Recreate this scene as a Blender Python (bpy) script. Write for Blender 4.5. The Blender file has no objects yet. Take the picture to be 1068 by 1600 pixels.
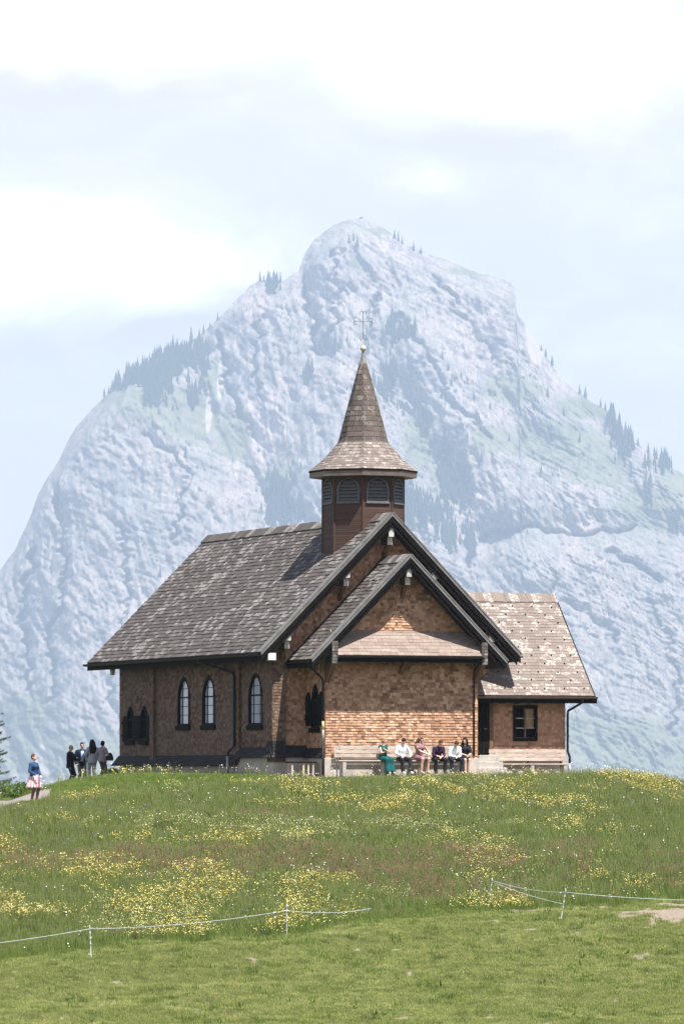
import bpy, bmesh, math, random
import numpy as np
from mathutils import Vector, Matrix

R = math.radians
random.seed(7)
RNG = np.random.default_rng(11)
scene = bpy.context.scene
COL = scene.collection

# ------------------------------------------------------------------ camera
CAM_Z = -0.1
cam_d = bpy.data.cameras.new('camera')
cam_d.sensor_fit = 'HORIZONTAL'
cam_d.sensor_width = 36.0
cam_d.lens = 36.0 * 8000 / 1068
cam_d.shift_y = (1215 - 800) / 1068.0
cam_d.clip_start = 1.0
cam_d.clip_end = 30000
cam = bpy.data.objects.new('camera', cam_d)
cam.location = (0, 0, CAM_Z)
cam.rotation_euler = (R(90), 0, 0)
COL.objects.link(cam)
scene.camera = cam

# ------------------------------------------------------------------ sun, sky, exposure
SUN_AZ, SUN_EL = R(36), R(64.4)      # to the right of the view's back direction
sdir = Vector((math.sin(SUN_AZ) * math.cos(SUN_EL), -math.cos(SUN_AZ) * math.cos(SUN_EL), math.sin(SUN_EL)))
sun_d = bpy.data.lights.new('sun', 'SUN')
sun_d.energy = 5.0
sun_d.angle = R(0.53)
sun_d.color = (1.0, 0.955, 0.89)
sun = bpy.data.objects.new('sun', sun_d)
sun.rotation_euler = (-sdir).to_track_quat('-Z', 'Y').to_euler()
sun.location = (60, 100, 150)
COL.objects.link(sun)

world = bpy.data.worlds.new('World')
scene.world = world
world.use_nodes = True
wt = world.node_tree
wt.nodes.clear()


def N(t, kind, **kw):
    n = t.nodes.new(kind)
    for k, v in kw.items():
        setattr(n, k, v)
    return n


def mathn(t, op, a, b=None, c=None, clamp=False):
    n = t.nodes.new('ShaderNodeMath')
    n.operation = op
    n.use_clamp = clamp
    for i, x in enumerate((a, b, c)):
        if x is None:
            continue
        if isinstance(x, (int, float)):
            n.inputs[i].default_value = x
        else:
            t.links.new(x, n.inputs[i])
    return n.outputs[0]


def mixc(t, fac, a, b, blend='MIX'):
    n = t.nodes.new('ShaderNodeMix')
    n.data_type = 'RGBA'
    n.blend_type = blend
    for s, x in ((n.inputs['Factor'], fac), (n.inputs[6], a), (n.inputs[7], b)):
        if isinstance(x, (int, float)):
            s.default_value = x
        elif isinstance(x, tuple):
            s.default_value = (x[0], x[1], x[2], 1)
        else:
            t.links.new(x, s)
    return n.outputs[2]


def rampn(t, fac, stops, interp='LINEAR'):
    n = t.nodes.new('ShaderNodeValToRGB')
    n.color_ramp.interpolation = interp
    el = n.color_ramp.elements
    while len(el) < len(stops):
        el.new(0.5)
    for e, (p, c) in zip(el, stops):
        e.position = p
        e.color = (c, c, c, 1) if isinstance(c, (int, float)) else (c[0], c[1], c[2], 1)
    t.links.new(fac, n.inputs[0])
    return n.outputs[0]


def noisen(t, vec, scale, detail=4, rough=0.55, dist=0.0, out=0):
    n = t.nodes.new('ShaderNodeTexNoise')
    n.inputs['Scale'].default_value = scale
    n.inputs['Detail'].default_value = detail
    n.inputs['Roughness'].default_value = rough
    n.inputs['Distortion'].default_value = dist
    if vec is not None:
        t.links.new(vec, n.inputs['Vector'])
    return n.outputs[out]


def build_world():
    t = wt
    sky = N(t, 'ShaderNodeTexSky', sky_type='NISHITA', sun_disc=False)
    sky.sun_elevation = SUN_EL
    # sun_rotation 0 puts the sun on +Y and turns clockwise seen from above
    sky.sun_rotation = math.atan2(sdir.x, sdir.y)
    sky.altitude = 1300
    sky.air_density = 1.0
    sky.dust_density = 1.6
    sky.ozone_density = 1.5
    tc = N(t, 'ShaderNodeTexCoord')
    vec = tc.outputs['Generated']
    sep = N(t, 'ShaderNodeSeparateXYZ')
    t.links.new(vec, sep.inputs[0])
    # clouds: soft cumulus banks, noise over the whole dome; sampled twice so that
    # what has more cloud above it turns to a grey underside
    BANKS = ((760, 70, 380, 120), (200, 0, 520, 115), (40, 395, 260, 115), (250, 425, 170, 65), (660, 285, 90, 40), (1060, 20, 60, 50))

    def density(dz):
        ad = N(t, 'ShaderNodeVectorMath')
        ad.operation = 'ADD'
        ad.inputs[1].default_value = (0, 0, dz)
        t.links.new(vec, ad.inputs[0])
        mp = N(t, 'ShaderNodeMapping')
        mp.inputs['Scale'].default_value = (1, 1, 2.0)
        t.links.new(ad.outputs[0], mp.inputs['Vector'])
        sz = mathn(t, 'ADD', sep.outputs[2], dz)
        n1 = noisen(t, mp.outputs[0], 9.0, 5, 0.5, 0.3)
        n2 = noisen(t, mp.outputs[0], 42.0, 8, 0.6, 0.5)
        n = mathn(t, 'ADD', mathn(t, 'MULTIPLY', n1, 0.55), mathn(t, 'MULTIPLY', n2, 0.45))
        front = mathn(t, 'GREATER_THAN', sep.outputs[1], 0.0)
        s = None
        for px, py, rx, ry in BANKS:
            cx, cz = (px - 534) / 8000, (1215 - py) / 8000
            dx = mathn(t, 'DIVIDE', mathn(t, 'SUBTRACT', sep.outputs[0], cx), rx / 8000)
            dzz = mathn(t, 'DIVIDE', mathn(t, 'SUBTRACT', sz, cz), ry / 8000)
            r2 = mathn(t, 'ADD', mathn(t, 'MULTIPLY', dx, dx), mathn(t, 'MULTIPLY', dzz, dzz))
            g = mathn(t, 'MULTIPLY', mathn(t, 'POWER', 2.718, mathn(t, 'MULTIPLY', r2, -1.0)), 0.20 if rx < 100 else 0.50)
            s = g if s is None else mathn(t, 'MAXIMUM', s, g)
        return mathn(t, 'ADD', n, mathn(t, 'MULTIPLY', s, front))

    dens = density(0.0)
    above = density(0.0075)
    fac = rampn(t, mathn(t, 'MAXIMUM', dens, mathn(t, 'MULTIPLY', above, 0.93)), [(0.50, 0.0), (0.62, 0.18), (0.80, 0.70), (0.96, 1.0)], 'EASE')
    lit = mathn(t, 'MULTIPLY_ADD', mathn(t, 'SUBTRACT', dens, above), 4.0, 0.62, clamp=True)
    thick = rampn(t, dens, [(0.60, 0.0), (0.88, 1.0)])
    cloud = mixc(t, mathn(t, 'MAXIMUM', lit, thick), (6.4, 5.9, 6.1), (12.6, 12.1, 12.0))
    # thin summer haze veil near the horizon whitens the clear sky
    veil = rampn(t, mathn(t, 'ABSOLUTE', sep.outputs[2]), [(0.0, 0.97), (0.16, 0.88), (0.5, 0.12), (1.0, 0.0)])
    skyc = mixc(t, veil, sky.outputs[0], (7.1, 6.65, 6.95))
    col = mixc(t, fac, skyc, cloud)
    bg = N(t, 'ShaderNodeBackground')
    bg.inputs['Strength'].default_value = 0.078
    t.links.new(col, bg.inputs['Color'])
    out = N(t, 'ShaderNodeOutputWorld')
    t.links.new(bg.outputs[0], out.inputs['Surface'])


build_world()
scene.view_settings.view_transform = 'Standard'
scene.view_settings.look = 'None'
scene.view_settings.exposure = 1.18
scene.view_settings.gamma = 1.0
scene.view_settings.use_curve_mapping = False
scene.render.engine = 'CYCLES'
scene.cycles.use_denoising = True
scene.cycles.max_bounces = 6
scene.cycles.diffuse_bounces = 3
scene.cycles.transparent_max_bounces = 8
scene.cycles.volume_bounces = 0
scene.cycles.use_adaptive_sampling = True


# ------------------------------------------------------------------ helpers
def link(o, parent=None):
    COL.objects.link(o)
    if parent is not None:
        o.parent = parent
    return o


def tag(o, label=None, cat=None, group=None, kind=None):
    if label:
        o['label'] = label
    if cat:
        o['category'] = cat
    if group:
        o['group'] = group
    if kind:
        o['kind'] = kind
    return o


def empty(name, loc, rz=0.0):
    o = bpy.data.objects.new(name, None)
    o.empty_display_size = 0.3
    o.location = loc
    o.rotation_euler = (0, 0, rz)
    return link(o)


class MB:
    """collects polygons, builds one mesh object"""

    def __init__(self):
        self.v, self.f, self.m = [], [], []

    def add(self, vs, fs, mat=0):
        b = len(self.v)
        self.v.extend([tuple(p) for p in vs])
        for f in fs:
            self.f.append(tuple(b + i for i in f))
            self.m.append(mat)
        return self

    def box(self, x0, x1, y0, y1, z0, z1, mat=0):
        vs = [(x0, y0, z0), (x1, y0, z0), (x1, y1, z0), (x0, y1, z0), (x0, y0, z1), (x1, y0, z1), (x1, y1, z1), (x0, y1, z1)]
        return self.add(vs, [(3, 2, 1, 0), (4, 5, 6, 7), (0, 1, 5, 4), (1, 2, 6, 5), (2, 3, 7, 6), (3, 0, 4, 7)], mat)

    def hexa(self, bot, top, mat=0):
        """8 corners: bottom loop, top loop (counter-clockwise seen from top)"""
        return self.add(list(bot) + list(top), [(3, 2, 1, 0), (4, 5, 6, 7), (0, 1, 5, 4), (1, 2, 6, 5), (2, 3, 7, 6), (3, 0, 4, 7)], mat)

    def bar(self, p, q, w, h, up=(0, 0, 1), mat=0):
        """a rectangular bar from p to q"""
        p, q = Vector(p), Vector(q)
        d = (q - p).normalized()
        s = d.cross(Vector(up))
        if s.length < 1e-4:
            s = d.cross(Vector((1, 0, 0)))
        s.normalize()
        u = s.cross(d).normalized()
        s, u = s * w / 2, u * h / 2
        return self.hexa([p - s - u, q - s - u, q + s - u, p + s - u], [p - s + u, q - s + u, q + s + u, p + s + u], mat)

    def tube(self, pts, rad, seg=8, caps=True, mat=0):
        pts = [Vector(p) for p in pts]
        n = len(pts)
        rad = [rad] * n if isinstance(rad, (int, float)) else rad
        rings = []
        prev = None
        for i, p in enumerate(pts):
            d = (pts[min(i + 1, n - 1)] - pts[max(i - 1, 0)]).normalized()
            ref = Vector((0, 0, 1)) if abs(d.z) < 0.9 else Vector((1, 0, 0))
            if prev is not None:
                s = prev - d * prev.dot(d)
                if s.length < 1e-5:
                    s = d.cross(ref)
            else:
                s = d.cross(ref)
            s.normalize()
            prev = s
            t = d.cross(s)
            rings.append([p + (s * math.cos(a) + t * math.sin(a)) * rad[i] for a in [2 * math.pi * k / seg for k in range(seg)]])
        vs = [q for r in rings for q in r]
        fs = []
        for i in range(n - 1):
            for k in range(seg):
                k2 = (k + 1) % seg
                fs.append((i * seg + k, i * seg + k2, (i + 1) * seg + k2, (i + 1) * seg + k))
        if caps:
            fs.append(tuple(reversed(range(seg))))
            fs.append(tuple((n - 1) * seg + k for k in range(seg)))
        return self.add(vs, fs, mat)

    def lathe(self, prof, c=(0, 0, 0), seg=12, a0=0.0, mat=0):
        vs, fs = [], []
        for r, z in prof:
            for k in range(seg):
                a = a0 + 2 * math.pi * k / seg
                vs.append((c[0] + r * math.cos(a), c[1] + r * math.sin(a), c[2] + z))
        for i in range(len(prof) - 1):
            for k in range(seg):
                k2 = (k + 1) % seg
                fs.append((i * seg + k, i * seg + k2, (i + 1) * seg + k2, (i + 1) * seg + k))
        fs.append(tuple(reversed(range(seg))))
        fs.append(tuple((len(prof) - 1) * seg + k for k in range(seg)))
        return self.add(vs, fs, mat)

    def prism(self, poly, axis, d0, d1, mat=0):
        """extrude a 2-D polygon; axis 'y': poly is (x,z); 'x': poly is (y,z); 'z': poly is (x,y)"""
        def P(u, w, d):
            return {'y': (u, d, w), 'x': (d, u, w), 'z': (u, w, d)}[axis]
        n = len(poly)
        vs = [P(u, w, d0) for u, w in poly] + [P(u, w, d1) for u, w in poly]
        fs = [tuple(range(n)), tuple(reversed(range(n, 2 * n)))]
        for k in range(n):
            k2 = (k + 1) % n
            fs.append((k2, k, n + k, n + k2))
        return self.add(vs, fs, mat)

    def mesh(self, name, fixn=True):
        me = bpy.data.meshes.new(name)
        me.from_pydata(self.v, [], self.f)
        if any(self.m):
            me.polygons.foreach_set('material_index', self.m)
        if fixn:
            bm = bmesh.new()
            bm.from_mesh(me)
            bmesh.ops.recalc_face_normals(bm, faces=bm.faces)
            bm.to_mesh(me)
            bm.free()
        me.update()
        return me

    def build(self, name, mat, parent=None, smooth=False, fixn=True, bevel=0.0):
        me = self.mesh(name, fixn)
        for m in (mat if isinstance(mat, (list, tuple)) else [mat]):
            me.materials.append(m)
        if smooth:
            me.polygons.foreach_set('use_smooth', [True] * len(me.polygons))
        o = bpy.data.objects.new(name, me)
        link(o, parent)
        if bevel:
            b = o.modifiers.new('bevel', 'BEVEL')
            b.width = bevel
            b.segments = 2
            b.limit_method = 'ANGLE'
        return o


def mat_new(name):
    m = bpy.data.materials.new(name)
    m.use_nodes = True
    t = m.node_tree
    b = t.nodes['Principled BSDF']
    return m, t, b


def simple_mat(name, col, rough=0.7, var=0.25, scale=3.0, metallic=0.0, bump=0.0, spec=0.3, stretch=(1, 1, 1)):
    m, t, b = mat_new(name)
    tc = N(t, 'ShaderNodeTexCoord')
    mp = N(t, 'ShaderNodeMapping')
    mp.inputs['Scale'].default_value = stretch
    t.links.new(tc.outputs['Object'], mp.inputs['Vector'])
    n = noisen(t, mp.outputs[0], scale, 6, 0.6)
    lo = tuple(c * (1 - var) for c in col)
    hi = tuple(min(1, c * (1 + var)) for c in col)
    c = mixc(t, rampn(t, n, [(0.3, 0.0), (0.7, 1.0)]), lo, hi)
    t.links.new(c, b.inputs['Base Color'])
    b.inputs['Roughness'].default_value = rough
    b.inputs['Metallic'].default_value = metallic
    b.inputs['Specular IOR Level'].default_value = spec
    if bump:
        bp = N(t, 'ShaderNodeBump')
        bp.inputs['Strength'].default_value = bump
        bp.inputs['Distance'].default_value = 0.02
        t.links.new(noisen(t, mp.outputs[0], scale * 4, 5, 0.6), bp.inputs['Height'])
        t.links.new(bp.outputs[0], b.inputs['Normal'])
    return m


def shingle_mat(name, stops, rough=0.8, lichen=None, lichen_amt=0.5, lichen_scale=0.9, weather=None, spec=0.25, stain=0.35):
    """every shingle is an island: its own tone; plus grain, stains and lichen across them"""
    m, t, b = mat_new(name)
    geo = N(t, 'ShaderNodeNewGeometry')
    tc = N(t, 'ShaderNodeTexCoord')
    ob = tc.outputs['Object']
    base = rampn(t, geo.outputs['Random Per Island'], stops)
    fine = noisen(t, ob, 22.0, 4, 0.65)
    base = mixc(t, mathn(t, 'MULTIPLY', rampn(t, fine, [(0.3, 1.0), (0.7, 0.0)]), 0.35), base, (0.02, 0.016, 0.013), 'MIX')
    big = noisen(t, ob, 0.8, 5, 0.6)
    base = mixc(t, mathn(t, 'MULTIPLY', rampn(t, big, [(0.45, 0.0), (0.7, 1.0)]), stain), base, (0.035, 0.03, 0.028))
    if weather:
        base = mixc(t, mathn(t, 'MULTIPLY', rampn(t, noisen(t, ob, 0.45, 4, 0.6), [(0.4, 0.0), (0.65, 1.0)]), 0.6), base, weather)
    if lichen:
        isl = mathn(t, 'MULTIPLY', geo.outputs['Random Per Island'], 0.35)
        f = mathn(t, 'ADD', noisen(t, ob, lichen_scale, 6, 0.68), mathn(t, 'SUBTRACT', isl, 0.17))
        lm = rampn(t, f, [(0.57, 0.0), (0.66, 1.0)])
        sp = rampn(t, noisen(t, ob, 9.0, 4, 0.7), [(0.42, 0.0), (0.6, 1.0)])
        base = mixc(t, mathn(t, 'MULTIPLY', mathn(t, 'MULTIPLY', lm, sp), lichen_amt), base, lichen)
    t.links.new(base, b.inputs['Base Color'])
    b.inputs['Roughness'].default_value = rough
    b.inputs['Specular IOR Level'].default_value = spec
    bp = N(t, 'ShaderNodeBump')
    bp.inputs['Strength'].default_value = 0.35
    bp.inputs['Distance'].default_value = 0.01
    t.links.new(fine, bp.inputs['Height'])
    t.links.new(bp.outputs[0], b.inputs['Normal'])
    return m


# numpy gradient noise ---------------------------------------------------
_perm = np.random.default_rng(5).permutation(512)
_perm = np.concatenate([_perm, _perm])
_ang = np.random.default_rng(6).random(512) * 2 * np.pi


def pn(x, y):
    xi, yi = np.floor(x).astype(int), np.floor(y).astype(int)
    xf, yf = x - xi, y - yi
    u, v = xf * xf * xf * (xf * (xf * 6 - 15) + 10), yf * yf * yf * (yf * (yf * 6 - 15) + 10)

    def g(ix, iy):
        a = _ang[_perm[(_perm[ix & 511] + iy) & 511]]
        return np.cos(a) * (x - ix) + np.sin(a) * (y - iy)
    a = g(xi, yi) * (1 - u) + g(xi + 1, yi) * u
    b = g(xi, yi + 1) * (1 - u) + g(xi + 1, yi + 1) * u
    return (a * (1 - v) + b * v) * 1.5


def fbm(x, y, oct=5, gain=0.5, ridged=False):
    s, a = 0, 1.0
    for k in range(oct):
        n = pn(x * 2 ** k + 17.3 * k, y * 2 ** k - 9.1 * k)
        s = s + a * ((1 - 2 * np.abs(n)) if ridged else n)
        a *= gain
    return s


def sp(x, k):
    return k * np.logaddexp(0, x / k)


def sstep(a, b, x):
    t = np.clip((x - a) / (b - a), 0, 1)
    return t * t * (3 - 2 * t)


# ------------------------------------------------------------------ terrain
PATH = [(-19.0, 183.2), (-15.5, 185.6), (-12.6, 187.6), (-11.6, 190.0), (-11.75, 194.0), (-12.9, 200.0), (-15.0, 207.0)]


def path_dist(X, Y):
    d = np.full(np.shape(X), 1e9)
    for (x0, y0), (x1, y1) in zip(PATH[:-1], PATH[1:]):
        dx, dy = x1 - x0, y1 - y0
        t = np.clip(((X - x0) * dx + (Y - y0) * dy) / (dx * dx + dy * dy), 0, 1)
        d = np.minimum(d, np.hypot(X - x0 - t * dx, Y - y0 - t * dy))
    return d


def bound_y(X):
    """where the tall meadow gives way to the grazed pasture"""
    return np.interp(X, [-20, -10.4, -1.7, 4.7, 11.2, 20], [149.8, 153.8, 158.8, 163.1, 164.5, 165.5]) + 0.5 * np.sin(X * 0.7) + 0.3 * np.sin(X * 1.9 + 1)


def ground(X, Y):
    X, Y = np.asarray(X, float), np.asarray(Y, float)
    z = -0.14 * sp(195 - Y, 2.2)
    # the slope eases off and turns up again to where the photographer stands
    z = z + 0.14 * sp(118 - Y, 10) + 0.102 * sp(95 - Y, 12)
    z = z - 0.35 * sp(-(X + 10.3), 0.8) * sstep(186, 197, Y) * (1 - sstep(40, 90, -X))
    z = z - 0.20 * sp(X - 11, 0.8) * sstep(180, 192, Y) * (1 - sstep(60, 120, X))
    z = z - 0.30 * sp(Y - 236, 6)
    bd = Y - bound_y(X)
    z = z + 0.22 * np.exp(-((bd + 2.2) / 2.2) ** 2) * (1 - sstep(16, 30, np.abs(X)))
    amp = sstep(197, 188, Y) * 0.9 + 0.1
    z = z + amp * (0.10 * fbm(X * 0.16, Y * 0.16, 3) + 0.075 * fbm(X * 0.6, Y * 0.6, 3))
    return np.maximum(z, -150 + 3 * fbm(X * 0.002, Y * 0.002, 3))


def gz(x, y):
    return float(ground(np.array([x]), np.array([y]))[0])


def grid_axis(fine0, fine1, step, far0, far1, growth=1.35):
    a = list(np.arange(fine0, fine1 + step * 0.5, step))
    s, x = step, a[-1]
    while x < far1:
        s *= growth
        x = min(x + s, far1)
        a.append(x)
    s, x = step, a[0]
    pre = []
    while x > far0:
        s *= growth
        x = max(x - s, far0)
        pre.append(x)
    return np.array(pre[::-1] + a)


def grid_mesh(name, P, mat, attrs=None, smooth=True):
    ny, nx = P.shape[:2]
    me = bpy.data.meshes.new(name)
    idx = np.arange(nx * ny).reshape(ny, nx)
    q = np.stack([idx[:-1, :-1], idx[:-1, 1:], idx[1:, 1:], idx[1:, :-1]], -1).reshape(-1, 4)
    me.vertices.add(nx * ny)
    me.vertices.foreach_set('co', P.reshape(-1).astype(np.float32))
    me.loops.add(q.size)
    me.loops.foreach_set('vertex_index', q.reshape(-1).astype(np.int32))
    me.polygons.add(len(q))
    me.polygons.foreach_set('loop_start', (np.arange(len(q)) * 4).astype(np.int32))
    if smooth:
        me.polygons.foreach_set('use_smooth', np.ones(len(q), bool))
    me.update(calc_edges=True)
    for k, v in (attrs or {}).items():
        a = me.attributes.new(k, 'FLOAT', 'POINT')
        a.data.foreach_set('value', v.reshape(-1).astype(np.float32))
    me.materials.append(mat)
    o = bpy.data.objects.new(name, me)
    return link(o)


def soil_mask(X, Y):
    """trampled bare earth by the right-hand fence and a few scattered worn spots"""
    m = np.exp(-(((X - 7.7) / 1.7) ** 2 + ((Y - 163.7) / 0.6) ** 2))
    m = np.maximum(m, np.exp(-(((X - 5.8) / 0.6) ** 2 + ((Y - 163.6) / 0.5) ** 2)))
    m = np.maximum(m, np.exp(-(((X - 11.6) / 1.6) ** 2 + ((Y - 164.0) / 0.75) ** 2)))
    m = np.maximum(m, np.exp(-(((X - 9.9) / 1.5) ** 2 + ((Y - 161.6) / 1.1) ** 2)))
    m = np.maximum(m, 0.9 * np.exp(-(((X - 12.6) / 1.6) ** 2 + ((Y - 162.6) / 0.9) ** 2)))
    m = 1.15 * m * (0.80 + 0.85 * fbm(X * 0.9, Y * 1.3, 4))
    spots = fbm(X * 0.55 + 40, Y * 0.35 + 3, 4)
    m = np.maximum(m, 0.50 * sstep(0.60, 0.85, spots) * (Y < bound_y(X) + 0.5) * sstep(4, 9, X))
    hoof = fbm(X * 1.3 + 13, Y * 0.9 - 4, 3)
    m = np.maximum(m, 0.62 * sstep(0.66, 0.80, hoof) * (Y < bound_y(X)))
    return np.clip(m, 0, 1)


def ground_mat():
    m, t, b = mat_new('meadow ground')
    tc = N(t, 'ShaderNodeTexCoord')
    ob = tc.outputs['Object']
    n = noisen(t, ob, 0.9, 6, 0.65)
    n2 = noisen(t, ob, 9.0, 5, 0.7)
    c = mixc(t, n, (0.06, 0.08, 0.022), (0.11, 0.13, 0.04))
    c = mixc(t, mathn(t, 'MULTIPLY', n2, 0.6), c, (0.06, 0.05, 0.025))
    soil = N(t, 'ShaderNodeAttribute', attribute_name='soil')
    sc = mixc(t, n2, (0.12, 0.095, 0.07), (0.28, 0.235, 0.185))
    f = rampn(t, mathn(t, 'ADD', soil.outputs['Fac'], mathn(t, 'MULTIPLY', mathn(t, 'SUBTRACT', n2, 0.5), 0.5)), [(0.35, 0.0), (0.55, 1.0)])
    c = mixc(t, f, c, sc)
    gr = N(t, 'ShaderNodeAttribute', attribute_name='gravel')
    c = mixc(t, gr.outputs['Fac'], c, mixc(t, noisen(t, ob, 30, 3, 0.7), (0.20, 0.175, 0.155), (0.36, 0.33, 0.30)))
    t.links.new(c, b.inputs['Base Color'])
    b.inputs['Roughness'].default_value = 0.95
    b.inputs['Specular IOR Level'].default_value = 0.1
    bp = N(t, 'ShaderNodeBump')
    bp.inputs['Strength'].default_value = 0.6
    bp.inputs['Distance'].default_value = 0.05
    t.links.new(n2, bp.inputs['Height'])
    t.links.new(bp.outputs[0], b.inputs['Normal'])
    return m


gx = grid_axis(-20, 20, 0.22, -6400, 6400)
gy = grid_axis(140, 222, 0.25, -45, 22300)
GX, GY = np.meshgrid(gx, gy)
GZ = ground(GX, GY)
# the little terrace the chapel stands on and the bench yard in front of it
TH = R(22)
CHX, CHY = 1.95, 200.0


def to_local(X, Y):
    dx, dy = X - CHX, Y - CHY
    return dx * math.cos(TH) + dy * math.sin(TH), -dx * math.sin(TH) + dy * math.cos(TH)


def to_world(a, b):
    return CHX + a * math.cos(TH) - b * math.sin(TH), CHY + a * math.sin(TH) + b * math.cos(TH)


LA, LB = to_local(GX, GY)
yard = sstep(-3.3, -2.4, LB) * sstep(22, 21, LB) * sstep(-6.2, -5.2, LA) * sstep(10, 9, LA)
yard2 = np.maximum(yard * 0.0, sstep(-2.7, -2.1, LB) * sstep(2, 1, LB) * sstep(-5.2, -4.4, LA) * sstep(9.2, 8.6, LA))
pd = path_dist(GX, GY)
# path cut slightly into the slope
GZ = GZ - 0.05 * sstep(1.0, 0.7, pd)
ground_o = grid_mesh('ground', np.stack([GX, GY, GZ], -1), ground_mat(), {'soil': np.maximum(soil_mask(GX, GY), yard2 * 0.9), 'gravel': 0 * GX})
tag(ground_o, kind='structure')


def path_mat():
    m, t, b = mat_new('gravel path')
    tc = N(t, 'ShaderNodeTexCoord')
    n = noisen(t, tc.outputs['Object'], 14, 6, 0.7)
    c = mixc(t, n, (0.12, 0.10, 0.092), (0.24, 0.21, 0.195))
    c = mixc(t, rampn(t, noisen(t, tc.outputs['Object'], 1.4, 4, 0.6), [(0.5, 0.0), (0.75, 0.6)]), c, (0.22, 0.19, 0.16))
    t.links.new(c, b.inputs['Base Color'])
    b.inputs['Roughness'].default_value = 0.95
    bp = N(t, 'ShaderNodeBump')
    bp.inputs['Strength'].default_value = 0.5
    bp.inputs['Distance'].default_value = 0.02
    t.links.new(n, bp.inputs['Height'])
    t.links.new(bp.outputs[0], b.inputs['Normal'])
    return m


def build_path():
    pts = []
    P = np.array(PATH)
    # resample as a smooth curve
    tt = np.linspace(0, len(P) - 1, 90)
    k = np.arange(len(P))
    xs, ys = np.interp(tt, k, P[:, 0]), np.interp(tt, k, P[:, 1])
    ker = np.ones(9) / 9
    xs = np.convolve(np.pad(xs, 4, 'edge'), ker, 'valid')
    ys = np.convolve(np.pad(ys, 4, 'edge'), ker, 'valid')
    tx, ty = np.gradient(xs), np.gradient(ys)
    L = np.hypot(tx, ty)
    nx, ny = -ty / L, tx / L
    w = np.linspace(-0.85, 0.85, 9)
    X = xs[:, None] + nx[:, None] * w[None]
    Y = ys[:, None] + ny[:, None] * w[None]
    edge = 0.08 * fbm(tt * 2, tt * 0 + 3, 3)
    X[:, 0] += edge
    X[:, -1] += edge[::-1]
    Z = ground(X, Y) - 0.05 * sstep(1.0, 0.7, path_dist(X, Y)) + 0.02
    o = grid_mesh('path', np.stack([X, Y, Z], -1), path_mat())
    tag(o, kind='structure')


build_path()

# ------------------------------------------------------------------ mountain
SIL = [(-900, 1330), (-600, 1260), (-300, 1130), (-120, 1010), (-40, 935), (0, 895), (25, 860), (50, 800), (60, 770), (90, 725), (105, 690), (120, 665), (150, 632), (170, 615), (200, 590),
       (240, 565), (290, 540), (320, 520), (350, 490), (375, 462), (392, 446), (405, 438), (440, 440), (466, 427), (475, 400), (490, 375), (505, 362), (520, 350),
       (545, 344), (568, 342), (585, 350), (600, 358), (620, 372), (640, 386), (680, 402), (740, 424), (780, 436), (800, 442), (804, 455), (803, 470), (808, 492), (825, 515), (840, 540), (858, 565), (872, 588), (900, 612), (925, 628),
       (950, 642), (968, 665), (985, 690), (1030, 715), (1068, 745), (1160, 800), (1300, 890), (1500, 960), (1750, 1120), (2100, 1300), (2500, 1390)]
M_SC = 0.75            # metres per photograph pixel at the ridge, 6 km away
M_Y = 6000.0
_sx = np.array([(p[0] - 534) * M_SC for p in SIL], float)
_sz = np.array([(1215 - p[1]) * M_SC for p in SIL], float)
M_BASE = -51.0
MK = 3.0               # the mountain is this much farther off and larger than the plan units


def ridge_h(x):
    h = np.interp(x, _sx, _sz)
    h = h + 2.2 * fbm(x * 0.045, x * 0 + 1.7, 4) * 1.0
    return np.maximum(h, M_BASE + 12)


def mline(x, z, pts, width):
    """gaussian valley/rib along a polyline given in photo pixels"""
    d = np.full(np.shape(x), 1e9)
    P = [((p[0] - 534) * M_SC, (1215 - p[1]) * M_SC) for p in pts]
    for (x0, y0), (x1, y1) in zip(P[:-1], P[1:]):
        dx, dy = x1 - x0, y1 - y0
        t = np.clip(((x - x0) * dx + (z - y0) * dy) / (dx * dx + dy * dy), 0, 1)
        d = np.minimum(d, np.hypot(x - x0 - t * dx, z - y0 - t * dy))
    return np.exp(-(d / (width * M_SC)) ** 2)


_kx = np.linspace(-80, 80, 33)
_kw = np.exp(-(_kx / 38.0) ** 2)
_kw /= _kw.sum()


def ridge_soft(x):
    return sum(w * np.interp(x + d, _sx, _sz) for d, w in zip(_kx, _kw))


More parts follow.
